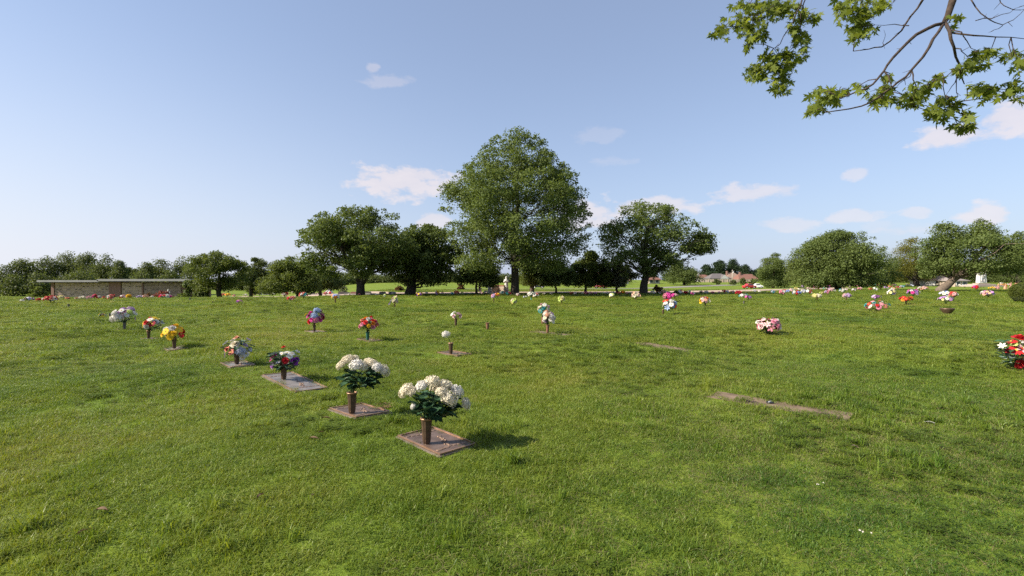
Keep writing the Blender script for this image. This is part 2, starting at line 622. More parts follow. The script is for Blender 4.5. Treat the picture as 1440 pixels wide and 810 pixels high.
def make_tree(name, label, cat, base, box, tw, prof='round', nc=60, nl=9000, leaf=.3, lm='oak', crf=.13, seed=1, fork=None,
              bark=None, lean=0.0, group=None, limbs=26, depth=.9, d=None, shell=.55, vis=True, ntip=0, lobes=()):
    """base: photo pixel of the trunk foot, box: crown (x0, x1, top, bottom) in photo pixels at the trunk's distance, tw trunk width px"""
    rng = np.random.default_rng(seed)
    if d is None:
        b = P(*base)
    else:
        X = (base[0] - 720) / FPX * d
        b = Vector((X, d, float(gz(X, d))))
    Y = b.y
    mpp = Y / FPX
    x0, x1, yt, yb = box
    W = (x1 - x0) * mpp
    cx = ((x0 + x1) / 2 - 720) * mpp
    zt = EYE + (HZ - yt) * mpp - b.z
    zb = EYE + (HZ - yb) * mpp - b.z
    c = np.array([cx - b.x, 0.0])
    C, rc = crown_clumps(rng, c, W, W * depth, zb, zt, prof, nc, crf, shell)
    for (a0, a1, at_, ab) in lobes:
        w2 = (a1 - a0) * mpp
        c2 = np.array([((a0 + a1) / 2 - 720) * mpp - b.x, rng.uniform(-.12, .12) * W])
        C2, r2 = crown_clumps(rng, c2, w2, w2 * .8, EYE + (HZ - ab) * mpp - b.z, EYE + (HZ - at_) * mpp - b.z, 'round', max(14, int(nc * .35 * w2 / W * 2)), min(.2, crf * W / w2 * .9), shell)
        C = np.concatenate([C, C2]); rc = np.concatenate([rc, r2])
    if ntip:
        # a few long outer sprays that break the outline
        th = rng.random(ntip) * 6.28; t = .12 + .8 * rng.random(ntip)
        pr = np.interp(t, *PROF[prof])
        rad = pr * (.90 + .13 * rng.random(ntip))
        T = np.stack([c[0] + np.cos(th) * rad * W / 2, c[1] + np.sin(th) * rad * W / 2 * depth, zb + t * (zt - zb)], 1)
        C = np.concatenate([C, T]); rc = np.concatenate([rc, W * crf * (.22 + .25 * rng.random(ntip))])
    root = thing(name, label, cat, b, 0, group)
    rc = rc * 1.1
    V, var = leaf_quads(rng, C, rc, int(nl * 2.1), leaf * .74)
    obj('crown', quads_mesh('crown', V, LM[lm], var), root)
    # trunk and limbs
    mb = MB()
    r0 = tw * mpp / 2
    H = zt
    lx = lean * mpp
    if fork:
        topz = zb + (zt - zb) * .22
        fz = fork * (zt)
        mb.tube([(0, 0, -.3), (0, 0, .15), (lx * .2, 0, fz * .6), (lx * .3, 0, fz)], [r0 * 1.25, r0 * 1.05, r0 * .92, r0 * .92], 10)
        stems = []
        for sgn, k in ((-1, .62), (1, .75)):
            e = Vector((c[0] + sgn * W * .16, .1 * sgn * W, zb + (zt - zb) * .55))
            pts = limb_path((lx * .3 + sgn * r0 * .3, 0, fz * .9), e, rng, 0.03 * H, 7)
            mb.tube(pts, [r0 * k * (1 - .75 * i / 7) for i in range(8)], 8)
            stems.append(pts)
    else:
        e = Vector((c[0] * .85 + lx, 0, zb + (zt - zb) * .80))
        pts = [Vector((0, 0, -.3)), Vector((0, 0, .12))] + [Vector((0, 0, .12)).lerp(e, t) + Vector((rng.normal() * W * .008, rng.normal() * W * .008, 0)) for t in (.1, .22, .36, .5, .65, .82, 1)]
        fl = [1.25, 1.05, .9, .8, .72, .58, .42, .26, .06]
        if lean:
            for p in pts[2:]:
                p.x += lx * .5 * math.sin(min(1, p.z / e.z) * math.pi)
        mb.tube(pts, [r0 * k for k in fl], 10)
        stems = [pts[2:]]
    order = rng.permutation(len(C))[:limbs]
    for i in order:
        tip = Vector(C[i])
        st = stems[int(rng.integers(len(stems)))]
        hz = max(min(tip.z - (.34 if prof == 'oak' else .55) * math.hypot(tip.x - c[0], tip.y) - .03 * H, st[-2].z), zb * .96)
        k = min(range(len(st)), key=lambda q: abs(st[q].z - hz) + (50 if st[q].z < zb * .8 else 0))
        frac = k / len(st)
        rr = r0 * ((.15 if prof == 'oak' else .22) - .12 * frac)
        pts = limb_path(st[k], tip, rng, .02 * H, 5)
        mb.tube(pts, [rr * (1 - .85 * q / 5) for q in range(6)], 5, cap=False)
    mb.build('trunk', bark or BARK, root)
    return root


def make_woods(name, label, crowns, lm='far', seed=5, leaf=.5, mats=None):
    """a far stand of trees that reads as one mass: crowns (px, top py, width px, distance), foliage down to the ground"""
    rng = np.random.default_rng(seed)
    AV, AR, AM = [], [], []
    tb = MB()
    for (px, py, wpx, d) in crowns:
        mpp = d / FPX
        X = (px - 720) * mpp
        g = float(gz(X, d))
        zt = EYE + (HZ - py) * mpp
        W = wpx * mpp
        nc = 42
        C, rc = crown_clumps(rng, np.array([X, d]), W, W * .8, g + .02 * (zt - g), zt, 'dome', nc, .17)
        rc = rc * 1.5
        nl = int(5600 * max(.5, (zt - g) * W / 120))
        nl = min(nl, 10000)
        V, var = leaf_quads(rng, C, rc, nl, leaf * .85)
        AV.append(V); AR.append(np.clip(var * .8 + .2 * rng.random(), 0, 1)); AM.append(np.full(nl, 0))
        tb.tube([(X, d, g - .3), (X, d, g + (zt - g) * .6)], [.3, .15], 6)
    me = quads_mesh(name, np.concatenate(AV), [LM[lm]], np.concatenate(AR))
    o = tag(obj(name, me), label, kind='stuff')
    tb.build('trunks', BARK, o)['kind'] = 'stuff'
    return o


def make_bush(name, label, px, py, w, h, lm, seed, nl=900, leaf=.12, cat='bush', group=None, stem=True, d=None, shape='dome'):
    rng = np.random.default_rng(seed)
    b = P(px, py) if d is None else Vector(((px - 720) / FPX * d, d, float(gz((px - 720) / FPX * d, d))))
    mpp = b.y / FPX
    W, H = w * mpp, h * mpp
    C, rc = crown_clumps(rng, np.zeros(2), W, W * .9, .04 * H, H, shape, 22, .17)
    root = thing(name, label, cat, b, 0, group)
    V, var = leaf_quads(rng, C, rc, nl, leaf)
    obj('foliage', quads_mesh('foliage', V, LM[lm], var), root)
    mb = MB()
    for k in range(5):
        a = k * 1.26
        mb.tube([(0, 0, -.1), (math.cos(a) * W * .12, math.sin(a) * W * .12, H * .4), (math.cos(a) * W * .24, math.sin(a) * W * .24, H * .75)], [W * .02, W * .014, W * .005], 5)
    mb.build('stem', BARK, root)
    return root


T = make_tree
T('shade_tree', 'tallest tree, a broad dark green oak with one thick straight trunk in mid lawn', 'tree', (724, 414.5), (620, 830, 178, 384), 12.5,
  'oak', 250, 52000, .25, 'oak', .072, 11, limbs=95, depth=.95, shell=.60, ntip=260)
T('shade_tree', 'wide dark tree with a trunk that forks low, left of the tallest oak', 'tree', (507, 415.5), (424, 592, 289, 392), 12,
  'spread', 130, 24000, .26, 'dark', .085, 12, fork=.15, limbs=56, ntip=110)
T('shade_tree', 'dense very dark tree close behind the forked tree, trunk stout', 'tree', (577, 413.6), (543, 652, 314, 402), 15,
  'round', 80, 17000, .28, 'dark', .12, 13, limbs=26, ntip=50)
T('shade_tree', 'airy spreading tree on short thick trunk, right of the tallest oak', 'tree', (905, 413.2), (840, 992, 282, 392), 11.5,
  'vase', 125, 15500, .27, 'oak', .075, 14, limbs=70, ntip=110, lobes=[(950, 1003, 326, 358)])
T('shade_tree', 'big round full maple with crown nearly to the grass at right', 'tree', (1178, 407.5), (1114, 1253, 322, 404), 8,
  'dome', 170, 36000, .33, 'oak', .085, 15, limbs=16, ntip=60)
T('shade_tree', 'small trunked tree partly hidden behind the round full maple', 'tree', (1209, 402.6), (1178, 1262, 345, 398), 6,
  'round', 40, 7000, .4, 'dark', .13, 16, limbs=8)
T('shade_tree', 'small round lollipop tree standing alone left of the round maple', 'tree', (1087, 405), (1062, 1117, 355, 404), 4,
  'dome', 80, 13000, .34, 'oak', .12, 17, limbs=10)
T('shade_tree', 'tree with yellowish foliage between the round maple and the leaning tree', 'tree', (1289, 402), (1248, 1324, 333, 396), 8,
  'round', 55, 11000, .4, 'yellow', .12, 18, limbs=16, bark=BARK, ntip=16)
T('shade_tree', 'leaning tree with pale bark and tilted trunk near the right edge', 'tree', (1322, 409.5), (1306, 1450, 322, 388), 11,
  'spread', 130, 22000, .30, 'oak', .08, 19, lean=20, limbs=36, bark=BARK_LIGHT, ntip=70, lobes=[(1302, 1358, 310, 350), (1362, 1416, 306, 350), (1296, 1340, 345, 392), (1400, 1462, 325, 386)])
T('shade_tree', 'tree at the far right behind the white monument', 'tree', (1432, 399), (1386, 1482, 335, 397), 6, 'round', 60, 11000, .42, 'oak', .12, 20, limbs=10)
T('shade_tree', 'small tree at mid left right of the long low mausoleum', 'tree', (309, 419), (266, 347, 352, 410), 8, 'round', 60, 11000, .30, 'maple', .12, 21, d=82, limbs=20, ntip=14)
T('shade_tree', 'low olive tree right of the mausoleum, behind the small tree', 'tree', (352, 419), (330, 380, 362, 414), 6, 'round', 40, 6500, .36, 'far', .14, 22, d=95, limbs=8)
T('shade_tree', 'broad round olive tree left of the forked tree', 'tree', (421, 415), (364, 458, 360, 413), 7, 'dome', 60, 12000, .33, 'maple', .12, 23, d=78, limbs=10)
T('shade_tree', 'bushy tree just left under the forked tree, behind the kneeling statue', 'tree', (450, 414), (425, 482, 372, 408), 5, 'round', 40, 6500, .36, 'dark', .14, 24, d=88, limbs=8)
T('ornamental_tree', 'small loose tree under the left side of the tallest oak, beside the flag', 'tree', (670, 413.5), (640, 702, 368, 405), 4, 'round', 45, 7000, .26, 'oak', .13, 25, limbs=14)
T('ornamental_tree', 'multi stemmed pale trunked tree just right of the tallest oak trunk', 'tree', (748, 411.5), (722, 790, 362, 402), 7, 'spread', 45, 7000, .28, 'maple', .13, 26, limbs=16, bark=BARK_LIGHT, fork=.2)
T('ornamental_tree', 'small mushroom shaped tree, first right of the tallest oak', 'tree', (782, 412), (750, 815, 366, 402), 3.2, 'dome', 45, 7500, .28, 'oak', .13, 27, limbs=12)
T('ornamental_tree', 'small mushroom shaped tree with lighter upper foliage, second right of the tallest oak', 'tree', (823, 411.6), (796, 862, 352, 404), 3.6, 'dome', 50, 9000, .28, 'maple', .125, 28, limbs=12)
T('ornamental_tree', 'small greyish vase shaped tree left of the airy tree trunk', 'tree', (868, 411.6), (842, 897, 366, 404), 3.6, 'vase', 45, 7500, .27, 'grey', .125, 29, limbs=14)
T('shade_tree', 'dark round tree far behind the airy spreading tree', 'tree', (962, 401), (930, 987, 367, 398), 4, 'dome', 45, 7500, .5, 'dark', .14, 30, limbs=5)
# far stands
rw = np.random.default_rng(77)
make_woods('woods', 'dense far woods behind the left end of the mausoleum',
           [(-30, 366, 60, 190), (5, 372, 46, 175), (38, 364, 60, 180), (66, 360, 54, 188), (96, 354, 56, 195), (125, 355, 54, 188), (150, 357, 42, 180), (166, 366, 30, 176), (20, 385, 40, 150), (56, 383, 44, 152), (110, 380, 60, 158), (-70, 362, 70, 190), (175, 380, 24, 175)], 'far', 41, .55)
make_woods('woods', 'dark tree stand behind the right half of the mausoleum',
           [(205, 368, 36, 160), (228, 364, 40, 165), (255, 360, 46, 170), (272, 362, 36, 162), (200, 380, 30, 150), (238, 378, 40, 150)], 'far', 42, .5)
make_woods('woods', 'distant tree line showing through the gap between the wooded stands',
           [(180 + 12 * i, 376 + 2 * math.sin(i * 1.3), 22, 420) for i in range(4)], 'far', 43, 1.0)
make_woods('woods', 'long distant tree line seen under the shade trees',
           [(340 + 23 * i, 382 + 5 * rw.random() - (6 if i < 6 else 0), 40, 230 + 25 * rw.random()) for i in range(24)], 'far', 44, .7)
make_woods('woods', 'dark pines and leafy trees behind the suburban houses',
           [(945, 384, 30, 300), (975, 381, 30, 310), (992, 372, 22, 320), (1012, 365, 26, 330), (1030, 364, 26, 335), (1048, 372, 26, 330), (1066, 378, 26, 330), (1003, 382, 30, 290), (1090, 378, 34, 330), (1120, 376, 36, 330)], 'pine', 45, .8)
make_woods('woods', 'tree line behind the round maple and the yellowish tree',
           [(1140 + 27 * i, 372 - 7 * rw.random(), 46, 215 + 30 * rw.random()) for i in range(17)], 'far', 46, .65)
# shrubs
make_bush('evergreen_bush', 'dark rounded evergreen against the right end of the mausoleum', 268, 419, 30, 32, 'dark', 51, 2600, .3, d=84)
make_bush('evergreen_bush', 'dark low evergreen under the small mid left tree', 284, 419, 26, 24, 'dark', 52, 2200, .3, d=82)
make_bush('pale_shrub', 'small pale olive shrub off the left corner of the mausoleum', 54, 418, 28, 24, 'maple', 53, 1600, .3, d=100)
make_bush('red_shrub', 'wide dark red shrub in front of the mausoleum', 229, 418, 26, 15, 'red', 54, 1800, .2, d=72)
make_bush('red_shrub', 'small brownish red shrub left of the wide red shrub', 206, 418, 14, 12, 'rust', 55, 900, .2, d=72)
make_bush('silvery_shrub', 'pale silvery mounded shrub right of the kneeling statue', 482, 412.6, 16, 12, 'grey', 56, 1200, .18)
make_bush('rusty_shrub', 'rust coloured shrub beyond the drive left of the oak', 648, 407.5, 12, 9, 'rust', 57, 800, .3)
make_bush('rusty_shrub', 'brownish shrub right of the airy tree trunk', 926, 412.6, 16, 12, 'rust', 58, 1000, .18)
make_bush('clipped_ball', 'dark clipped ball shrub among the flowers right of the airy tree', 951, 413, 10, 5, 'oak', 59, 700, .12)
make_bush('rusty_shrub', 'brownish low shrub behind the very dark tree trunk', 562, 409, 14, 7, 'rust', 60, 700, .25)
for i, (px, py, w, h, lab) in enumerate([(1008, 400.4, 13, 9, 'left-leaning open shrub before the pale fence'), (1031, 400.8, 11, 8, 'small open shrub below the utility pole'),
                                         (1045, 401, 14, 11, 'darker shrub before the red roofed house'), (1058, 401, 10, 10, 'narrow dark shrub at the right end of the pale fence'),
                                         (966, 400, 11, 9, 'round green shrub by the grey drive under the dark tree')]):
    make_bush('young_shrub', lab, px, py, w, h, 'dark' if i > 1 else 'far', 61 + i, 900, .35)


def clipped_shrub():
    b = P(1444, 425.5)
    rng = np.random.default_rng(70)
    mpp = b.y / FPX
    W, H = 38 * mpp, 29 * mpp
    root = thing('clipped_shrub', 'neatly clipped round green shrub cut by the right frame edge', 'shrub', b)
    n = 9000
    d = rng.normal(size=(n, 3)); d /= np.linalg.norm(d, axis=1)[:, None]
    C = d * np.array([W / 2, W / 2, H / 2]) * (.93 + .07 * rng.random(n))[:, None] + np.array([0, 0, H * .5])
    V, var = leaf_quads(rng, C, np.full(n, .03), n * 2, .055, up=.2)
    keep = V[:, :, 2].min(1) > 0
    obj('foliage', quads_mesh('foliage', V[keep], LM['hedge'], var[keep]), root)
    mb = MB()
    mb.lathe([(W * .30, .02), (W * .44, H * .25), (W * .455, H * .5), (W * .42, H * .75), (W * .25, H * .93)], (0, 0, 0), 14)
    mb.build('stem', pm('inner_twigs', (.03, .04, .012), .95, .3, 10), root)


clipped_shrub()


# overhanging maple: trunk stands out of frame to the right, its low limb hangs into the picture
def maple_leaf_shape():
    half = [(0, 0), (.10, .02), (.30, -.12), (.20, .06), (.46, .12), (.16, .22), (.40, .38), (.60, .56), (.36, .50), (.34, .64), (.11, .40), (.18, .70), (.10, .76), (0, 1.08)]
    pts = half + [(-x, y) for (x, y) in half[-2:0:-1]]
    return np.array([(x, y, -.35 * abs(x) ** 1.6 - .12 * y * y) for (x, y) in pts])


def overhang():
    rng = np.random.default_rng(91)
    rr = random.Random(91)
    root = thing('maple_tree', 'maple whose low leafy limb hangs into the sky at the upper right', 'tree', (8.2, 3.4, float(gz(8.2, 3.4))))
    base = Vector(root.location)
    D = 4.2

    def a(px, py, d):
        return at(px, py, d) - base
    mt = MB()
    top = Vector((0.05, .1, 6.6))
    mt.tube([(0, 0, -.3), (0, 0, .2), (.02, 0, 1.5), (.02, .05, 3.2), (.04, .08, 5), top], [.42, .32, .27, .25, .21, .15], 12)
    mt.build('trunk', BARK, root)
    br = MB()
    # main limb
    limb = [Vector((.03, .05, 4.3)), Vector((-1.4, .3, 4.95)), a(1420, -130, D), a(1352, -40, D), a(1340, 0, D), a(1333, 22, D), a(1327, 33, D)]
    br.tube(limb, [.16, .11, .06, .034, .028, .023, .018], 9)
    limb2 = [Vector((.05, .1, 5.2)), Vector((-1.6, 1.2, 5.9)), a(1330, -110, 5.6), a(1240, -60, 5.6), a(1172, -20, 5.6)]
    br.tube(limb2, [.14, .09, .05, .035, .022], 8)
    BR = [
        ([(1327, 33), (1305, 40), (1278, 58), (1255, 82), (1243, 100), (1228, 118), (1206, 128), (1182, 138)], .015, D),
        ([(1327, 33), (1312, 55), (1298, 80), (1282, 98), (1262, 116), (1244, 130), (1222, 145), (1195, 153), (1160, 158)], .013, D),
        ([(1330, 33), (1337, 55), (1344, 80), (1350, 105), (1356, 118)], .014, D),
        ([(1243, 100), (1250, 108), (1254, 122), (1268, 132)], .006, D),
        ([(1282, 98), (1284, 112), (1286, 132), (1284, 150)], .006, D),
        ([(1282, 100), (1272, 112), (1258, 126)], .004, D),
        ([(1338, 46), (1370, 50), (1400, 52), (1445, 55)], .008, D),
        ([(1330, 36), (1352, 45), (1360, 58), (1376, 72)], .006, D),
        ([(1344, 68), (1352, 72), (1362, 82)], .005, D),
        ([(1350, 92), (1340, 98), (1328, 110), (1318, 113)], .005, D),
        ([(1346, 108), (1338, 122), (1330, 134)], .004, D), ([(1345, 108), (1345, 130), (1344, 142)], .004, D), ([(1360, 125), (1355, 142)], .004, D),
        ([(1300, -4), (1290, 12), (1272, 36), (1258, 52), (1240, 66), (1222, 69), (1200, 72)], .011, D + .4),
        ([(1278, 36), (1258, 34), (1230, 35)], .005, D + .4), ([(1256, 2), (1265, -6), (1250, 8), (1242, 10)], .004, D + .4),
        ([(1243, 64), (1244, 54), (1243, 42)], .003, D + .4),
        ([(1362, -6), (1372, 10), (1392, 28), (1410, 35), (1425, 28), (1445, 8)], .006, D + .2),
        ([(1372, 29), (1395, 26), (1420, 18), (1440, 8)], .004, D + .2), ([(1405, -4), (1412, 8), (1428, 14), (1445, 12)], .004, D + .2),
        ([(1410, 36), (1398, 42), (1390, 46)], .003, D + .2),
        ([(1129, -6), (1120, 18), (1108, 42), (1097, 62), (1088, 68)], .009, 5.6), ([(1134, -5), (1126, 22), (1125, 48), (1120, 62), (1108, 74)], .007, 5.6),
        ([(1060, -4), (1050, 10), (1044, 18)], .005, 5.6), ([(1100, -4), (1080, 14), (1050, 24), (1030, 30)], .005, 5.6), ([(1110, 74), (1095, 95), (1085, 115)], .004, 5.6),
        ([(1172, -20), (1128, -10)], .014, 5.6), ([(1215, -8), (1210, 10), (1205, 25)], .005, 4.8), ([(1330, -110), (1215, -8)], .012, 5.2),
    ]
    KNOTS = []
    for pts, r, d in BR:
        pp = []
        for i, (x, y) in enumerate(pts):
            dd = d + .25 * math.sin(x * .021 + y * .03) * (1 if i else .3)
            pp.append(a(x, y, dd))
        # smooth subdivide
        q = [pp[0]]
        for i in range(len(pp) - 1):
            q.append(pp[i].lerp(pp[i + 1], .5) + Vector((rr.uniform(-1, 1), rr.uniform(-1, 1), rr.uniform(-1, 1))) * .012)
            q.append(pp[i + 1])
        br.tube(q, [r * (1 - .7 * i / (len(q) - 1)) for i in range(len(q))], 6)
        KNOTS += q
        for k in range(len(q) // 3):
            s = q[rr.randrange(1, len(q))]
            e = s + Vector((rr.uniform(-.06, .06), rr.uniform(-.06, .06), rr.uniform(-.05, .03)))
            br.tube([s, e], [.0028, .0012], 4)
    # leaf sprays: centre px, half extents px, count, distance, leaf length m
    S = [(1030, 38, 24, 14, 26, 5.6), (1058, 28, 22, 14, 26, 5.6), (1082, 14, 30, 16, 34, 5.6), (1110, 12, 26, 14, 30, 5.6), (1135, 24, 22, 10, 22, 5.6), (1010, 46, 10, 9, 8, 5.6), (1063, 50, 18, 12, 18, 5.6), (1052, 62, 8, 8, 7, 5.6),
         (1095, 78, 22, 13, 26, 5.6), (1080, 88, 20, 14, 24, 5.6), (1062, 102, 18, 12, 20, 5.6), (1094, 105, 22, 14, 24, 5.6), (1098, 124, 12, 10, 13, 5.6), (1112, 90, 12, 16, 12, 5.6), (1120, 52, 16, 12, 14, 5.6), (1132, 70, 9, 12, 7, 5.6), (1052, 8, 22, 10, 18, 5.6), (1118, 40, 14, 12, 12, 5.6),
         (1190, 6, 16, 12, 16, 4.8), (1215, 14, 22, 16, 24, 4.8), (1212, 38, 18, 14, 20, 4.8), (1206, 50, 12, 8, 10, 4.8), (1185, 20, 10, 14, 8, 4.8), (1236, 6, 20, 8, 12, 4.8),
         (1152, 132, 16, 10, 15, D), (1140, 158, 9, 7, 8, D), (1158, 145, 14, 10, 12, D), (1180, 128, 16, 7, 10, D), (1172, 138, 16, 10, 12, D), (1205, 122, 12, 6, 7, D),
         (1240, 128, 18, 10, 15, D), (1246, 112, 10, 9, 7, D), (1258, 142, 16, 9, 12, D), (1230, 140, 14, 9, 10, D), (1284, 132, 16, 12, 16, D), (1282, 146, 12, 8, 7, D), (1304, 118, 16, 8, 12, D), (1300, 128, 12, 8, 7, D), (1318, 108, 6, 5, 3, D),
         (1344, 26, 12, 8, 8, D), (1374, 84, 20, 12, 18, D), (1392, 74, 14, 8, 10, D), (1360, 92, 12, 8, 9, D), (1350, 98, 8, 8, 6, D), (1378, 122, 20, 8, 16, D), (1400, 128, 18, 11, 16, D), (1425, 124, 20, 11, 16, D), (1385, 134, 10, 14, 9, D), (1424, 82, 20, 10, 14, D), (1435, 90, 12, 9, 8, D), (1440, 135, 12, 10, 8, D),
         (1336, 148, 20, 12, 18, D), (1322, 160, 18, 11, 14, D), (1350, 160, 16, 12, 14, D), (1360, 172, 14, 10, 11, D), (1312, 158, 12, 5, 5, D), (1348, 178, 10, 6, 6, D), (1330, 140, 14, 9, 9, D)]
    shape = maple_leaf_shape()
    AV, var = [], []
    for (cx, cy_, hx, hy, n, d) in S:
        n = int(n * (3.5 if d > 4.5 else 2.0))
        hx *= 1.12; hy *= 1.15
        ctr = a(cx, cy_, d)
        kn = min(KNOTS, key=lambda q: (q - ctr).length)
        if (kn - ctr).length > .03:
            m_ = kn.lerp(ctr, .5) + Vector((rr.uniform(-.03, .03), rr.uniform(-.03, .03), rr.uniform(0, .04)))
            br.tube([kn, m_, ctr], [.0045, .0035, .0025], 5)
        TW = []
        for k in range(6):
            th = rr.random() * 6.283
            e = a(cx + hx * .8 * math.cos(th), cy_ + hy * .8 * math.sin(th), d + rr.gauss(0, .1))
            br.tube([ctr, ctr.lerp(e, .5) + Vector((0, 0, .012)), e], [.0025, .002, .0012], 4)
            TW.append(e)
        for k in range(n):
            r_ = math.sqrt(rr.random()); th = rr.random() * 6.283
            x = cx + hx * r_ * math.cos(th); y = cy_ + hy * r_ * math.sin(th)
            p = a(x, y, d + rr.gauss(0, .16))
            if k % 2:
                p = p.lerp(ctr.lerp(TW[k % 6], .45 + .55 * rr.random()), .7)
            L = .070 * rr.uniform(.6, 1.3)
            # leaves hang: tip points down and outward, face tilted
            rot = Euler((rr.gauss(R(-35), R(38)), rr.gauss(0, R(34)), rr.uniform(0, 6.283))).to_matrix()
            M = np.array(rot)
            AV.append((shape * L) @ M.T + np.array(p))
            var.append(rr.random())
    br.build('branch', TWIG, root)
    V = np.array(AV)
    n = V.shape[1]
    # fan triangles from the midrib so that the leaf can fold
    me = quads_mesh('foliage', V, LM['near'], np.array(var), nv=n)
    obj('foliage', me, root)


overhang()

# ------------------------------------------------------------------ grave marker plots (needed before the grass is laid)
DIRL = Vector((1, -1)).normalized()       # rows of markers run along this line
DIRW = Vector((1, 1)).normalized()


class Plot:
    def __init__(self, c, l, w, trim):
        self.c = Vector((c[0], c[1])); self.l = l; self.w = w; self.trim = trim


PLOTS = {
    'first': Plot(P(613.5, 621), .66, .42, 1),
    'second': Plot(P(505, 578.5), .64, .42, 1),
    'wide_grey': Plot(P(413, 537.5), 1.28, .46, 1),
    'fourth': Plot(P(334, 513), .60, .40, .4),
    'yellow': Plot(P(247, 490.5), .60, .40, .4),
    'redyellow': Plot(P(211, 476.5), .60, .40, .4),
    'violet': Plot(P(174, 463.5), .60, .40, .4),
    'pinkblue': Plot(P(444, 466.5), .72, .45, 1),
    'orange': Plot(P(520, 478.5), .70, .42, .5),
    'single': Plot(P(639, 497.5), .70, .42, .6),
    'double': Plot(P(778, 469), 1.45, .45, .6),
    'strip': Plot(P(1090, 569.5), 1.50, .36, .25),
    'strip_far': Plot(P(931, 487.5), 1.30, .40, .2),
}


def plot_zone(x, y):
    """inside mask, front strip mask (camera side), back strip mask for every point"""
    ins = np.zeros(len(x), bool); trim = np.ones(len(x)); tall = np.ones(len(x))
    for p in PLOTS.values():
        dx, dy = x - p.c.x, y - p.c.y
        a = dx * DIRL.x + dy * DIRL.y
        b = dx * DIRW.x + dy * DIRW.y
        mg = -.012 if p.trim >= 1 else -.075
        inn = (np.abs(a) < p.l / 2 + mg) & (np.abs(b) < p.w / 2 + mg)
        ins |= inn
        near = (np.abs(a) < p.l / 2 + .30) & (np.abs(b) < p.w / 2 + .30) & ~inn
        front = near & ((b < -p.w / 2) | (a > p.l / 2 + .0))
        back = near & ((b > p.w / 2) | (a < -p.l / 2)) & ~front
        if p.trim >= 1:
            trim[front] = np.minimum(trim[front], .5)
        else:
            trim[front] = np.minimum(trim[front], .9 - .35 * p.trim) if p.trim > .3 else 1.2
        tall[back] = 1.45
    return ins, trim, tall


def vnoise(x, y, s, seed):
    rng = np.random.default_rng(seed)
    G = rng.random((256, 256))
    u, v = x / s + 1000, y / s + 1000
    i, j = np.floor(u).astype(int), np.floor(v).astype(int)
    f, g = u - i, v - j
    f = f * f * (3 - 2 * f); g = g * g * (3 - 2 * g)
    q = lambda a, b: G[a % 256, b % 256]
    return (q(i, j) * (1 - f) + q(i + 1, j) * f) * (1 - g) + (q(i, j + 1) * (1 - f) + q(i + 1, j + 1) * f) * g


def grass_material(name, stops, transl, rough, spec):
    m = bpy.data.materials.new(name)
    m.use_nodes = True
    nt = m.node_tree
    nt.nodes.clear()
    out = nt.nodes.new('ShaderNodeOutputMaterial')
    b = nt.nodes.new('ShaderNodeBsdfPrincipled')
    b.inputs['Roughness'].default_value = rough
    b.inputs['Specular IOR Level'].default_value = spec
    oi = nt.nodes.new('ShaderNodeObjectInfo')

    def noise(scale, det=3):
        n = nt.nodes.new('ShaderNodeTexNoise')
        n.inputs['Scale'].default_value = scale
        n.inputs['Detail'].default_value = det
        nt.links.new(oi.outputs['Location'], n.inputs['Vector'])
        return n.outputs['Fac']

    def mth(op, a, b_, c=None):
        n = nt.nodes.new('ShaderNodeMath'); n.operation = op
        for i, v in enumerate((a, b_, c)):
            if v is None: continue
            if isinstance(v, (int, float)): n.inputs[i].default_value = v
            else: nt.links.new(v, n.inputs[i])
        return n.outputs[0]
    at_ = nt.nodes.new('ShaderNodeAttribute'); at_.attribute_name = 'var'
    f = mth('MULTIPLY_ADD', noise(.19, 4), 1.4, -.27)
    f = mth('MULTIPLY_ADD', noise(1.1, 3), .75, f)
    f = mth('MULTIPLY_ADD', oi.outputs['Random'], .22, f)
    f = mth('MULTIPLY_ADD', at_.outputs['Fac'], .40, f)
    # the worn, thatchy corner of turf on the near right is darker grass
    sp = nt.nodes.new('ShaderNodeSeparateXYZ'); nt.links.new(oi.outputs['Location'], sp.inputs[0])
    wx = nt.nodes.new('ShaderNodeMapRange'); wx.inputs[1].default_value = -.6; wx.inputs[2].default_value = 2.2; nt.links.new(sp.outputs[0], wx.inputs[0])
    wy = nt.nodes.new('ShaderNodeMapRange'); wy.inputs[1].default_value = 7.5; wy.inputs[2].default_value = 3.2; nt.links.new(sp.outputs[1], wy.inputs[0])
    wn_ = mth('MULTIPLY', mth('MULTIPLY', wx.outputs[0], wy.outputs[0]), mth('MULTIPLY_ADD', noise(.8, 3), .9, .1))
    f = mth('SUBTRACT', f, .60)
    f = mth('MULTIPLY_ADD', wn_, -.75, f)
    r = nt.nodes.new('ShaderNodeValToRGB')
    while len(r.color_ramp.elements) < len(stops):
        r.color_ramp.elements.new(.5)
    for e, (p, c) in zip(r.color_ramp.elements, stops):
        e.position = p; e.color = (*c, 1)
    nt.links.new(f, r.inputs[0])
    nt.links.new(r.outputs[0], b.inputs['Base Color'])
    tr = nt.nodes.new('ShaderNodeBsdfTranslucent')
    h = nt.nodes.new('ShaderNodeMixRGB'); h.blend_type = 'MULTIPLY'; h.inputs[0].default_value = 1; h.inputs[2].default_value = (1.3, 1.25, .55, 1)
    nt.links.new(r.outputs[0], h.inputs[1]); nt.links.new(h.outputs[0], tr.inputs[0])
    ms = nt.nodes.new('ShaderNodeMixShader'); ms.inputs[0].default_value = transl
    nt.links.new(b.outputs[0], ms.inputs[1]); nt.links.new(tr.outputs[0], ms.inputs[2])
    nt.links.new(ms.outputs[0], out.inputs['Surface'])
    return m


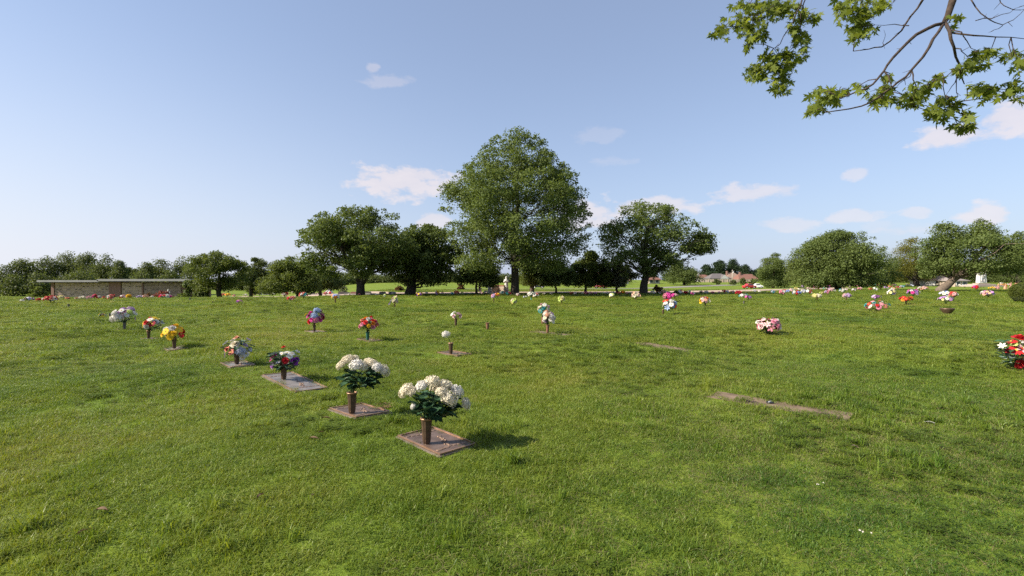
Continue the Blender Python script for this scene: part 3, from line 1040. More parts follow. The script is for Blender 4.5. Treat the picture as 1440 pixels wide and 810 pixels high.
GRASS = grass_material('grass_blades', [(.0, (.060, .122, .013)), (.30, (.110, .172, .017)), (.55, (.170, .218, .024)), (.8, (.215, .235, .038)), (1., (.27, .24, .08))], .38, .5, .3)
STRAW = grass_material('dry_blades', [(0, (.15, .13, .055)), (1, (.25, .22, .11))], .2, .6, .15)
CLOVER = grass_material('clover_leaves', [(0, (.06, .10, .012)), (1, (.11, .145, .02))], .35, .6, .12)


def tuft_mesh(name, seed, n, rad, h0, h1, w0, w1, lay=.6, mat_=None):
    """n curved tapering blades around a point: 5 corners each, bent in the middle"""
    rng = np.random.default_rng(seed)
    V, F, VAR = [], [], []
    for i in range(n):
        a = rng.random() * 6.283
        r = rad * math.sqrt(rng.random())
        p = np.array([r * math.cos(a), r * math.sin(a), -.006])
        h = h0 + (h1 - h0) * rng.random()
        w = w0 + (w1 - w0) * rng.random()
        dr = rng.random() * 6.283
        ln = lay * h * (.25 + 1.2 * rng.random())
        dv = np.array([math.cos(dr), math.sin(dr), 0])
        fa = dr + 1.57 + rng.normal() * .6
        sv = np.array([math.cos(fa), math.sin(fa), 0]) * w / 2
        mid = p + dv * ln * .35 + np.array([0, 0, h * .62])
        tip = p + dv * ln + np.array([0, 0, h * (1 - .35 * min(1, ln / h))])
        b = len(V)
        V += [p - sv, p + sv, mid + sv * .85, mid - sv * .85, tip]
        F += [(b, b + 1, b + 2, b + 3), (b + 3, b + 2, b + 4)]
        v = rng.random()
        VAR += [v, v]
    me = bpy.data.meshes.new(name)
    me.from_pydata([tuple(v) for v in V], [], F)
    me.materials.append(mat_ or GRASS)
    at_ = me.attributes.new('var', 'FLOAT', 'FACE')
    at_.data.foreach_set('value', np.array(VAR, np.float32))
    me.update()
    return me


def clover_mesh(name, seed, n, rad):
    rng = np.random.default_rng(seed)
    V, F, VAR = [], [], []
    for i in range(n):
        a = rng.random() * 6.283; r = rad * math.sqrt(rng.random())
        h = .02 + .035 * rng.random()
        c = np.array([r * math.cos(a), r * math.sin(a), h])
        tl = rng.normal(size=2) * .35
        a0 = rng.random() * 6.283
        s = .010 + .006 * rng.random()
        v = rng.random()
        for k in range(3):
            th = a0 + k * 2.094
            d = np.array([math.cos(th), math.sin(th), 0]); e = np.array([-d[1], d[0], 0])
            b = len(V)
            for q in (d * .15, d * .8 + e * .62, d * 1.15, d * .8 - e * .62):
                q = q * s
                V.append(c + q + np.array([0, 0, q[0] * tl[0] + q[1] * tl[1]]))
            F.append((b, b + 1, b + 2, b + 3)); VAR.append(v)
    me = bpy.data.meshes.new(name)
    me.from_pydata([tuple(v) for v in V], [], F)
    me.materials.append(CLOVER)
    at_ = me.attributes.new('var', 'FLOAT', 'FACE'); at_.data.foreach_set('value', np.array(VAR, np.float32))
    me.update()
    return me


def clover_flower_mesh(name, seed):
    rng = np.random.default_rng(seed)
    V, F, MI = [], [], []
    for i in range(3):
        a = rng.random() * 6.283; r = .07 * rng.random()
        c = np.array([r * math.cos(a), r * math.sin(a), .05 + .03 * rng.random()])
        b = len(V)
        V += [c + np.array([-.001, 0, -.06]), c + np.array([.001, 0, -.06]), c + np.array([.001, 0, 0]), c + np.array([-.001, 0, 0])]
        F.append((b, b + 1, b + 2, b + 3)); MI.append(0)
        for k in range(16):
            d = rng.normal(size=3); d /= np.linalg.norm(d)
            e = np.cross(d, [.3, .2, 1]); e /= np.linalg.norm(e)
            b = len(V)
            V += [c + e * .001, c + d * .006 + e * .002, c + d * .009, c + d * .006 - e * .002]
            F.append((b, b + 1, b + 2, b + 3)); MI.append(1)
    me = bpy.data.meshes.new(name)
    me.from_pydata([tuple(v) for v in V], [], F)
    me.materials.append(CLOVER); me.materials.append(pm('clover_white', (.62, .58, .50), .8, .1, 30))
    me.polygons.foreach_set('material_index', MI)
    me.update()
    return me


def build_grass():
    src = bpy.data.collections.new('grass_tufts')
    specs = [tuft_mesh('a', 1, 30, .085, .028, .052, .0032, .0052, .8), tuft_mesh('b', 2, 30, .085, .025, .060, .003, .005, 1.1),
             tuft_mesh('c', 3, 26, .075, .030, .065, .003, .0055, .7), tuft_mesh('d', 4, 34, .095, .020, .045, .003, .0045, 1.3),
             tuft_mesh('e', 5, 20, .055, .055, .105, .0032, .0055, .75), clover_mesh('f', 6, 26, .08),
             tuft_mesh('g', 7, 7, .09, .03, .07, .0022, .0034, 2.0, STRAW), tuft_mesh('h', 8, 16, .04, .09, .16, .005, .008, .9), clover_flower_mesh('i', 9)]
    for i, me in enumerate(specs):
        o = bpy.data.objects.new('tuft_%d' % i, me)
        src.objects.link(o)
    rng = np.random.default_rng(5)
    rings = [(2.0, 5.0, 560, .92, .82), (5.0, 9, 330, 1.1, .9), (9, 16, 150, 1.5, 1.05), (16, 30, 48, 2.3, 1.35), (30, 55, 15, 3.6, 1.7), (55, 96, 4.5, 6.0, 2.2)]
    PX, PY, SH, SZ, ID = [], [], [], [], []
    for (r0, r1, den, sc_, sz_) in rings:
        A = 1.12 * (r1 * r1 - r0 * r0) + 7 * (r1 - r0)
        n = int(A * den)
        y = np.sqrt(r0 * r0 + (r1 * r1 - r0 * r0) * rng.random(n))
        x = (rng.random(n) * 2 - 1) * (y * 1.12 + 3.5)
        lump = vnoise(x, y, .35, 3) * .55 + vnoise(x, y, 1.3, 4) * .45
        keep = rng.random(n) < .55 + .75 * lump
        x, y, lump = x[keep], y[keep], lump[keep]
        n = len(x)
        hgt = .45 + 1.05 * lump + .35 * (vnoise(x, y, 4.0, 9) - .5)
        u = rng.random(n)
        idx = rng.integers(0, 4, n)
        dry = vnoise(x, y, 2.2, 12)
        idx[u < .05 + .10 * (lump > .62)] = 4
        cl = vnoise(x, y, 1.7, 15)
        idx[(u > .93) & (cl > .5)] = 5
        idx[(u > .72) & (u < .88) & (dry > .48)] = 6
        worn = np.clip((x + .6) / 2.8, 0, 1) * np.clip((7.5 - y) / 4.3, 0, 1)
        idx[(rng.random(n) < .34 * worn * (.3 + 1.2 * dry))] = 6
        idx[(rng.random(n) < .012) & (np.hypot((x - 2.25) / .45, (y - 3.25) / .4) < 1)] = 8
        idx[(u > .885) & (u < .8885)] = 7
        PX.append(x); PY.append(y); SH.append(sc_ * (.8 + .45 * rng.random(n))); SZ.append(sz_ * hgt); ID.append(idx)
    # a few weedy clumps of longer grass
    for (px, py, n, s) in [(1270, 655, 26, .16), (1238, 560, 20, .22), (300, 755, 18, .2), (690, 640, 14, .16), (520, 625, 10, .14), (700, 612, 16, .16), (470, 560, 18, .13), (570, 590, 18, .12),
                           (1330, 570, 26, .35), (1280, 590, 24, .4), (1180, 560, 26, .25), (1040, 545, 26, .3), (950, 480, 24, .4), (20, 612, 22, .2), (10, 780, 22, .2), (60, 600, 12, .2), (800, 460, 24, .35)]:
        c = P(px, py)
        PX.append(c.x + rng.normal(size=n) * s); PY.append(c.y + rng.normal(size=n) * s)
        SH.append(1 + .3 * rng.random(n)); SZ.append(.8 + .5 * rng.random(n)); ID.append(np.where(rng.random(n) < .3, 7, 4))
    x, y, sh, sz, idx = map(np.concatenate, (PX, PY, SH, SZ, ID))
    ins, trim, tall = plot_zone(x, y)
    ok = ~ins
    # keep the drives clear
    RP = []
    for a, b in zip(rd[:-1], rd[1:]):
        m = max(2, int((b - a).length / 3))
        RP += [(a.x + (b.x - a.x) * t / m, a.y + (b.y - a.y) * t / m) for t in range(m)]
    RP = np.array(RP)
    far = np.where(y > 40)[0]
    for s0 in range(0, len(far), 8000):
        ii = far[s0:s0 + 8000]
        dd = ((x[ii, None] - RP[None, :, 0]) ** 2 + (y[ii, None] - RP[None, :, 1]) ** 2).min(1)
        ok[ii[dd < 4.6 ** 2]] = False
    x, y, sh, sz, idx, trim, tall = (q[ok] for q in (x, y, sh, sz, idx, trim, tall))
    sz = sz * trim * tall
    sh = np.where(trim < 1, np.minimum(sh, .85), sh)
    n = len(x)
    me = bpy.data.meshes.new('grass')
    me.vertices.add(n)
    me.vertices.foreach_set('co', np.stack([x, y, gz(x, y)], 1).reshape(-1).astype(np.float32))
    for nm, dt, val in (('rotz', 'FLOAT', rng.random(n) * 6.283), ('sh', 'FLOAT', sh), ('sz', 'FLOAT', sz)):
        a = me.attributes.new(nm, dt, 'POINT'); a.data.foreach_set('value', val.astype(np.float32))
    a = me.attributes.new('pick', 'INT', 'POINT'); a.data.foreach_set('value', idx.astype(np.int32))
    me.update()
    o = tag(obj('grass', me), 'mown green lawn grass with longer tufts and clover', kind='stuff')
    ng = bpy.data.node_groups.new('lay_grass', 'GeometryNodeTree')
    ng.interface.new_socket('Geometry', in_out='INPUT', socket_type='NodeSocketGeometry')
    ng.interface.new_socket('Geometry', in_out='OUTPUT', socket_type='NodeSocketGeometry')
    gi = ng.nodes.new('NodeGroupInput'); go = ng.nodes.new('NodeGroupOutput')
    ci = ng.nodes.new('GeometryNodeCollectionInfo')
    ci.inputs['Collection'].default_value = src
    ci.inputs['Separate Children'].default_value = True
    ci.inputs['Reset Children'].default_value = True
    ip = ng.nodes.new('GeometryNodeInstanceOnPoints')
    ip.inputs['Pick Instance'].default_value = True

    def attr(nm, dt='FLOAT'):
        q = ng.nodes.new('GeometryNodeInputNamedAttribute'); q.data_type = dt; q.inputs['Name'].default_value = nm
        return q.outputs['Attribute']
    cr = ng.nodes.new('ShaderNodeCombineXYZ'); ng.links.new(attr('rotz'), cr.inputs[2])
    cs = ng.nodes.new('ShaderNodeCombineXYZ')
    s1 = attr('sh')
    ng.links.new(s1, cs.inputs[0]); ng.links.new(s1, cs.inputs[1]); ng.links.new(attr('sz'), cs.inputs[2])
    ng.links.new(gi.outputs[0], ip.inputs['Points'])
    ng.links.new(ci.outputs[0], ip.inputs['Instance'])
    ng.links.new(attr('pick', 'INT'), ip.inputs['Instance Index'])
    ng.links.new(cr.outputs[0], ip.inputs['Rotation'])
    ng.links.new(cs.outputs[0], ip.inputs['Scale'])
    ng.links.new(ip.outputs[0], go.inputs[0])
    md = o.modifiers.new('lay_grass', 'NODES')
    md.node_group = ng


build_grass()

# ------------------------------------------------------------------ buildings and monuments
def mpp_at(Y):
    return Y / FPX


PALE_STONE = pm('pale_crypt_stone', (.47, .345, .27), .8, .14, .8)
BRICK = pm('brick_red', (.26, .15, .12), .9, .22, 6, bump=.3)
BROWN_STONE = pm('brown_crypt_stone', (.31, .225, .185), .75, .12, 1.2)
ROOF_EDGE = pm('roof_fascia', (.32, .31, .30), .85, .08, 1, spec=.1)
PLATE = pm('dark_nameplate', (.07, .052, .045), .5, .3, 6, metallic=.4)
WHITE_MARBLE = pm('white_marble', (.56, .55, .52), .5, .06, 3, bump=.15)
CONCRETE = pm('weathered_concrete', (.15, .125, .10), .9, .18, 7, bump=.3)
GRANITE_DARK = pm('dark_granite', (.10, .09, .09), .35, .25, 30)
GRANITE_GREY = pm('grey_granite', (.38, .36, .35), .5, .2, 30)
FIELDSTONE = pm('field_stone', (.42, .34, .27), .9, .35, 3.5, bump=.8)


def mausoleum():
    Y = 96.0
    k = mpp_at(Y)
    X = lambda px: (px - 720) * k
    Zp = lambda py: EYE + (HZ - py) * k
    g = float(gz(X(170), Y)) - .3
    root = thing('mausoleum', 'long low flat roofed mausoleum of pale crypt panels and brick piers', 'building', (X(170), Y, g))
    ox, oz = X(170), g

    def loc(px): return X(px) - ox
    top = Zp(397) - oz
    dep = 9.0
    wall = MB()
    wall.box((loc(165), dep / 2 + .3, top / 2), (X(256) - X(74), dep, top))
    wall.build('wall', BRICK, root)

    rng = random.Random(4)

    def panel(p0, p1, m, cols, rows, dens):
        w = X(p1) - X(p0)
        mb = MB()
        cw, ch = w / cols, (top - .15) / rows
        for i in range(cols):
            for j in range(rows):
                mb.box((loc(p0) + (i + .5) * cw, .16, .08 + (j + .5) * ch), (cw - .03, .24, ch - .03), mi=0)
                if rng.random() < dens and j > 0:
                    mb.box((loc(p0) + (i + .5) * cw, .02, .08 + (j + .55) * ch), (cw * .62, .06, ch * .22), mi=1)
        mb.build('crypt_panel', [m, PLATE], root)
    panel(77, 153, PALE_STONE, 14, 8, .42)
    panel(171, 199.5, PALE_STONE, 6, 8, .42)
    panel(202, 254, BROWN_STONE, 10, 8, .45)
    for p0, p1 in ((72.5, 76.5), (153.6, 170.3), (199.8, 201.6)):
        mb = MB()
        mb.box(((loc(p0) + loc(p1)) / 2, .10, top / 2), (X(p1) - X(p0), .42, top))
        mb.build('brick_pier', BRICK, root)
    for (p0, p1, a, b) in ((64, 149, 396.6, 394.0), (147, 276, 395.4, 392.4)):
        z0, z1 = Zp(a) - oz, Zp(b) - oz
        mb = MB()
        mb.box(((loc(p0) + loc(p1)) / 2, dep / 2 - .6, (z0 + z1) / 2), (X(p1) - X(p0), dep + 2.4, z1 - z0))
        mb.build('roof', ROOF_EDGE, root)


mausoleum()


def robed_statue(name, label, px, base_y, h_px, arms='folded', d=None, face=0.0, plinth=.25, mat_=None):
    b = P(px, base_y) if d is None else Vector(((px - 720) / FPX * d, d, float(gz((px - 720) / FPX * d, d))))
    H = h_px * mpp_at(b.y)
    root = thing(name, label, 'statue', b, face)
    m = mat_ or WHITE_MARBLE
    if plinth:
        mb = MB()
        mb.box((0, 0, H * plinth * .4), (H * .34, H * .30, H * plinth * .8))
        mb.box((0, 0, H * plinth * .9), (H * .28, H * .25, H * plinth * .2 - .004))
        mb.build('plinth', GRANITE_GREY if plinth < .2 else m, root)
    z0 = H * plinth
    S = H - z0
    mb = MB()
    mb.lathe([(.17 * S, 0), (.165 * S, .1 * S), (.135 * S, .35 * S), (.125 * S, .55 * S), (.145 * S, .70 * S), (.13 * S, .78 * S), (.065 * S, .825 * S), (.05 * S, .85 * S), (.062 * S, .88 * S), (.07 * S, .92 * S), (.06 * S, .965 * S), (.03 * S, .99 * S), (.005 * S, S)],
             (0, 0, z0), 18, sy=.8, flute=.05)
    # sleeves and hands
    if arms == 'folded':
        for s in (-1, 1):
            mb.tube([(s * .13 * S, 0, z0 + .74 * S), (s * .17 * S, -.05 * S, z0 + .60 * S), (s * .03 * S, -.14 * S, z0 + .66 * S)], [.045 * S, .05 * S, .025 * S], 8)
    else:
        for s in (-1, 1):
            mb.tube([(s * .13 * S, 0, z0 + .74 * S), (s * .20 * S, -.02 * S, z0 + .58 * S), (s * .24 * S, -.12 * S, z0 + .50 * S)], [.045 * S, .05 * S, .025 * S], 8)
    mb.build('figure', m, root)
    return root


robed_statue('robed_statue', 'white robed statue at the left end of the stone shrine wall', 688.5, 412.2, 20, 'folded', plinth=.1)
robed_statue('robed_statue', 'taller white statue right of the stone shrine wall, close to the oak trunk', 712, 411.6, 23, 'folded', plinth=.16)
robed_statue('robed_statue', 'small pale statue standing before the brown end of the mausoleum', 236.5, 418, 18, 'open', d=78, plinth=.35)


def shrine():
    a, b = P(691, 411.8), P(709, 411.8)
    c = (a + b) / 2
    c.y += .9
    k = mpp_at(c.y)
    W, H = 19 * k, 10.5 * k
    root = thing('stone_shrine', 'curved field stone shrine wall with reddish coping between two statues', 'shrine', c)
    mb, cp = MB(), MB()
    n = 9
    for i in range(n):
        t = (i + .5) / n - .5
        y = -.5 + 1.2 * (2 * t) ** 2 * -1 + .5
        rz = math.atan2(-9.6 * t * .5, W) * .5
        mb.box((t * W, y, H * .46), (W / n * 1.01, .4 + .01 * (i % 2), H * .92 + .004 * (i % 3)), rz)
        cp.box((t * W, y, H * .96), (W / n * 1.03, .52 + .01 * (i % 2), H * .08 + .003 * (i % 3)), rz)
    mb.build('wall', FIELDSTONE, root)
    cp.build('coping', pm('red_coping', (.36, .14, .09), .8, .2, 4), root)


shrine()


def kneeling_statue():
    b = P(463, 413.6)
    k = mpp_at(b.y)
    H = 10.5 * k
    W = 11 * k
    root = thing('kneeling_statue', 'low white triangular statue of a seated robed mourner left of the forked tree', 'statue', b)
    mb = MB()
    # broad seated robe rising to a bowed head, one lap spreading to the left
    mb.lathe([(W * .46, 0), (W * .45, H * .10), (W * .30, H * .38), (W * .20, H * .60), (W * .16, H * .72), (W * .07, H * .80), (W * .085, H * .88), (W * .07, H * .96), (W * .01, H)], (W * .06, 0, .22), 16, sy=.62, flute=.06)
    mb.tube([(W * -.02, -.1 * W, .22 + H * .34), (-W * .30, -.16 * W, .22 + H * .24), (-W * .52, -.1 * W, .22 + H * .05)], [.10 * W, .09 * W, .05 * W], 8)
    mb.build('figure', WHITE_MARBLE, root)
    p = MB(); p.box((0, 0, .1), (W * 1.15, W * .7, .23)); p.build('plinth', GRANITE_GREY, root)


kneeling_statue()


def monument():
    d = 118.0
    k = mpp_at(d)
    X = (1380 - 720) * k
    g = float(gz(X, d))
    Z = lambda py: EYE + (HZ - py) * k - g
    root = thing('monument', 'tall white monument block with a carved scene on broad steps at right', 'monument', (X, d, g))
    st = MB()
    for i, (w, y0, y1) in enumerate(((40 * k, 403, 400.8), (26 * k, 400.8, 399.6), (16 * k, 399.6, 398.4))):
        st.box((0, 0, (max(Z(y0), -.2) + Z(y1)) / 2), (w, w * .6, Z(y1) - max(Z(y0), -.2)))
    st.build('steps', pm('pinkish_stone', (.33, .27, .24), .8, .12, 2), root)
    sl = MB()
    w = 10.5 * k
    z0, z1 = Z(397.8), Z(381)
    sl.add([(-w / 2, -.5, z0), (w / 2, -.5, z0), (w / 2, .5, z0), (-w / 2, .5, z0), (-w * .40, -.4, z1 - .3), (w * .40, -.4, z1 - .3), (w * .40, .4, z1 - .3), (-w * .40, .4, z1 - .3),
            (0, -.4, z1), (0, .4, z1)],
           [(3, 2, 1, 0), (0, 1, 5, 4), (1, 2, 6, 5), (2, 3, 7, 6), (3, 0, 4, 7), (4, 5, 8), (6, 7, 9), (5, 6, 9, 8), (7, 4, 8, 9)])
    sl.build('slab', WHITE_MARBLE, root)
    fg = MB()
    rr = random.Random(3)
    for (x, zz, s) in ((-.22, .30, .8), (.12, .22, .62), (-.05, .55, .7), (.2, .62, .5)):
        zz = z0 + zz * (z1 - z0)
        fg.lathe([(.22 * s, 0), (.2 * s, .3 * s), (.12 * s, .6 * s), (.2 * s, .9 * s), (.08 * s, 1.1 * s), (.11 * s, 1.22 * s), (.02, 1.35 * s)], (x * w, -.5, zz - .4), 10)
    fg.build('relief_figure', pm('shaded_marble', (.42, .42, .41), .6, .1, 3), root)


monument()
# small distant statues in the right hand garden
robed_statue('garden_statue', 'orange tinted low figure in the far right flower garden beyond the monument', 1404, 401, 8, 'open', d=112, plinth=.3, mat_=pm('terracotta', (.50, .27, .17), .8, .1, 3))
robed_statue('garden_statue', 'broad terracotta figure between two others in the far right garden', 1414, 401, 8.5, 'open', d=110, plinth=.5, mat_=MATS[('terracotta',)])
robed_statue('garden_statue', 'slim brownish figure, rightmost in the far right garden', 1422, 401, 10, 'folded', d=112, plinth=.4, mat_=pm('brown_figure', (.34, .20, .14), .8, .1, 3))


def draped_flag():
    b = P(674, 413)
    k = mpp_at(b.y)
    H = 21 * k
    root = thing('flag', 'striped red and white flag hanging limp from a short pole by the shrine', 'flag', b)
    mb = MB(); mb.tube([(0, 0, -.1), (0, 0, H)], [.022, .016], 8); mb.lathe([(.01, 0), (.03, .02), (.03, .05), (.005, .075)], (0, 0, H), 10)
    mb.build('pole', pm('aluminium', (.6, .6, .6), .4, .05, 5, metallic=.7), root)
    fl = MB()
    n, rows = 13, 10
    W = 4.2 * k
    vs = []
    for j in range(rows + 1):
        t = j / rows
        wd = W * (.35 + .65 * t)
        for i in range(n + 1):
            u = i / n
            vs.append((-wd * .35 + u * wd, .05 + .055 * math.sin(u * 15 + t * 1.5) * (.5 + t), H * (.96 - .80 * t) - .18 * u * (1 - t)))
    for i in range(n):
        fl.add([vs[j * (n + 1) + i + q] for j in range(rows + 1) for q in (0, 1)], [(2 * j, 2 * j + 1, 2 * j + 3, 2 * j + 2) for j in range(rows)], i % 2, True)
    fl.build('cloth', [pm('flag_red', (.42, .05, .05), .8, .08, 5, transl=.25), pm('flag_white', (.72, .70, .68), .8, .04, 5, transl=.25)], root)


draped_flag()

# ------------------------------------------------------------------ houses beyond the lawn
ROOFG = pm('grey_shingles', (.11, .10, .10), .95, .15, 2.5)
ROOFR = pm('red_brown_shingles', (.17, .085, .065), .95, .15, 2.5)
ROOFT = pm('tan_shingles', (.22, .155, .12), .95, .15, 2.5)
SIDING = pm('white_siding', (.55, .54, .52), .7, .05, 3)
SIDING2 = pm('cream_siding', (.36, .29, .23), .75, .06, 3)
WIN = pm('window_dark', (.05, .06, .075), .15, .2, 3, spec=.6)
WTRIM = pm('white_trim', (.75, .75, .73), .5, .03, 3)


def house(label, x0, x1, ridge_py, eave_py, d, roofm, wallm, dep=9.0, gable=None, chimney=None, hip=.28):
    k = mpp_at(d)
    X0, X1 = (x0 - 720) * k, (x1 - 720) * k
    cx = (X0 + X1) / 2
    g = float(gz(cx, d))
    root = thing('house', label, 'house', (cx, d, g))
    W = X1 - X0
    ze = EYE + (HZ - eave_py) * k - g
    zr = EYE + (HZ - ridge_py) * k - g
    w = MB(); w.box((0, dep / 2, ze / 2 - .2), (W, dep, ze + .4)); w.build('wall', wallm, root)
    o = .5
    h = W * hip
    rf = MB()
    rf.add([(-W / 2 - o, -o, ze), (W / 2 + o, -o, ze), (W / 2 + o, dep + o, ze), (-W / 2 - o, dep + o, ze), (-W / 2 + h, dep / 2, zr), (W / 2 - h, dep / 2, zr),
            (-W / 2 - o, -o, ze - .22), (W / 2 + o, -o, ze - .22), (W / 2 + o, dep + o, ze - .22), (-W / 2 - o, dep + o, ze - .22)],
           [(0, 1, 5, 4), (1, 2, 5), (2, 3, 4, 5), (3, 0, 4), (6, 7, 1, 0), (7, 8, 2, 1), (8, 9, 3, 2), (9, 6, 0, 3), (9, 8, 7, 6)])
    ro = rf.build('roof', roofm, root)
    if gable:
        gx, gw = gable
        gm = MB()
        gx *= W; gw *= W
        gh = (zr - ze) * .75
        gm.add([(gx - gw / 2, -o - .6, ze - .2), (gx + gw / 2, -o - .6, ze - .2), (gx, -o - .6, ze + gh), (gx - gw / 2, dep / 2, ze - .2), (gx + gw / 2, dep / 2, ze - .2), (gx, dep / 2, ze + gh)],
               [(0, 1, 2), (3, 5, 4), (0, 2, 5, 3), (2, 1, 4, 5)])
        gm.m = [1, 1, 0, 0]
        gm.build('gable', [roofm, wallm], root)
        gw_ = MB(); gw_.box((gx, -.3, ze / 2 - .1), (gw * .86, 1.2, ze - .2)); gw_.build('porch_wall', wallm, root)
    if chimney is not None:
        ch = MB(); ch.box((chimney * W, dep * .4, (zr + ze) / 2 + .4), (.9, .8, zr - ze + 1.4)); ch.build('chimney', SIDING if wallm is SIDING else BRICK, ro)
    nwin = max(2, int(W / 5))
    for i in range(nwin):
        x = -W / 2 + (i + .5) * W / nwin
        fr = MB(); fr.box((x, -.03, ze * .56), (1.5, .1, 1.4)); f = fr.build('window', WTRIM, root)
        pn = MB(); pn.box((x, -.075, ze * .56), (1.26, .06, 1.16)); pn.build('pane', WIN, f)


house('white house with grey hipped roof and front gable behind the pale fence', 999, 1027, 384.5, 391.5, 262, ROOFG, SIDING, gable=(.18, .42), chimney=None)
house('house with red brown roof and white chimney partly behind the dark tree', 984, 1001, 386, 390.5, 285, ROOFR, SIDING, chimney=-.42)
house('tan roofed house with white chimney beside the utility pole', 1024, 1043, 383.5, 391, 292, ROOFT, SIDING2, chimney=-.40)
house('long low house with red roof left of the lollipop tree', 1040, 1066, 385.3, 392.5, 272, ROOFR, SIDING2, chimney=-.32, hip=.12)
house('tan hip roofed house seen between yellowish tree and leaning trunk', 1308, 1346, 385.5, 393.5, 175, ROOFT, pm('grey_siding', (.42, .40, .38), .8, .06, 3), hip=.35)
house('grey roofed garage right of the leaning trunk', 1343, 1361, 389.5, 394.5, 168, pm('pale_roof', (.22, .19, .18), .9, .1, 3), SIDING2, hip=.3)
house('brick house half hidden by the second mushroom shaped tree', 834, 862, 382, 391, 190, ROOFR, BRICK, hip=.2)
house('pale house low behind the greyish vase shaped tree', 862, 884, 388, 394, 200, ROOFT, SIDING, hip=.2)
house('small brick roofed house behind the airy tree trunk', 912, 928, 387, 393, 205, ROOFR, SIDING2, hip=.2)


def plank_fence():
    d = 246
    k = mpp_at(d)
    x0, x1 = (983 - 720) * k, (1058 - 720) * k
    g = float(gz((x0 + x1) / 2, d))
    h = 4.2 * k
    root = thing('plank_fence', 'long pale wooden privacy fence in front of the houses', 'fence', ((x0 + x1) / 2, d, g))
    W = x1 - x0
    bd = MB()
    n = int(W / .3)
    rr = random.Random(8)
    for i in range(n):
        bd.box((-W / 2 + (i + .5) * .3, 0, h / 2), (.275, .03, h * rr.uniform(.95, 1.03)))
    bd.build('board_panel', pm('fence_wood', (.48, .38, .30), .9, .15, 1.0), root)
    for i in range(int(W / 2.4) + 1):
        p = MB(); p.box((-W / 2 + i * 2.4, -.08, h * .52), (.12, .12, h * 1.05)); p.build('post', MATS[('fence_wood',)], root)


plank_fence()


def utility_pole(label, px, base_y, top_py, d, arm=True):
    X = (px - 720) / FPX * d
    g = float(gz(X, d))
    H = EYE + (HZ - top_py) / FPX * d - g
    root = thing('utility_pole', label, 'utility pole', (X, d, g))
    mb = MB(); mb.tube([(0, 0, -.3), (0, 0, H * .5), (0, 0, H)], [.26, .22, .17], 8); mb.build('pole', pm('pole_wood', (.36, .31, .27), .9, .15, 3), root)
    if arm:
        a = MB(); a.box((0, -.25, H * .92), (1.6, .12, .12)); a.build('crossarm', MATS[('pole_wood',)], root)
        t = MB(); t.lathe([(.2, 0), (.25, .05), (.25, .7), (.1, .8)], (.35, -.3, H * .74), 12); t.build('transformer', pm('transformer_grey', (.4, .41, .42), .5, .05, 3), root)


utility_pole('thick grey utility pole standing before the tan roofed house', 1030, 397, 379.5, 238)
utility_pole('thin pole by the dark round tree left of the houses', 976.5, 396, 386, 240, arm=False)


def car(label, px, base_y, length, col, rz, group=None):
    b = P(px, base_y)
    root = thing('parked_car', label, 'car', b, rz, group)
    paint = pm('car_paint_%s' % col[0], col[1], .25, .03, 2, spec=.6)
    L = length
    prof = [(-L * .5, .35), (-L * .5, .72), (-L * .47, .86), (-L * .30, .93), (-L * .20, 1.36), (-L * .08, 1.45), (L * .12, 1.44), (L * .26, .98), (L * .44, .86), (L * .5, .66), (L * .5, .35)]
    n = len(prof)
    mb = MB()
    vs = []
    for y in (-.86, .86):
        for (x, z) in prof:
            vs.append((x, y * (1 - .16 * max(0, (z - .9) / .5)), z))
    mb.add(vs, [tuple(range(n)), tuple(range(2 * n - 1, n - 1, -1))] + [(i, n + i, n + (i + 1) % n, (i + 1) % n) for i in range(n)])
    mb.build('body', paint, root)
    for s in (-1, 1):
        w = MB(); w.add([(-L * .19, s * .79, 1.30), (-L * .26, s * .845, .96), (L * .23, s * .845, .98), (L * .12, s * .78, 1.37)], [(0, 1, 2, 3) if s < 0 else (3, 2, 1, 0)])
        w.build('side_window', WIN, root)
        for x in (-L * .31, L * .31):
            t = MB()
            t.tube([(x, s * .68, .33), (x, s * .90, .33)], .33, 16, 0)
            t.tube([(x, s * .89, .33), (x, s * .915, .33)], .18, 12, 1)
            t.build('wheel', [pm('tyre', (.03, .03, .03), .9, .1, 5), pm('rim', (.5, .5, .5), .4, .05, 5, metallic=.6)], root)
    return root


car('red car parked on the drive left of the lollipop tree', 1053.5, 405.8, 3.4, ('red', (.45, .03, .03)), R(4))
car('white car just right of the red car on the drive', 1065, 405.4, 2.9, ('white', (.75, .75, .75)), R(-8))
car('dark car parked beyond the drive behind the tallest oak trunk', 757, 405.6, 3.6, ('dark', (.04, .045, .06)), R(3))
car('red car parked in front of the brick house behind the trees', 844, 405.4, 3.8, ('red2', (.40, .06, .05)), R(-3))

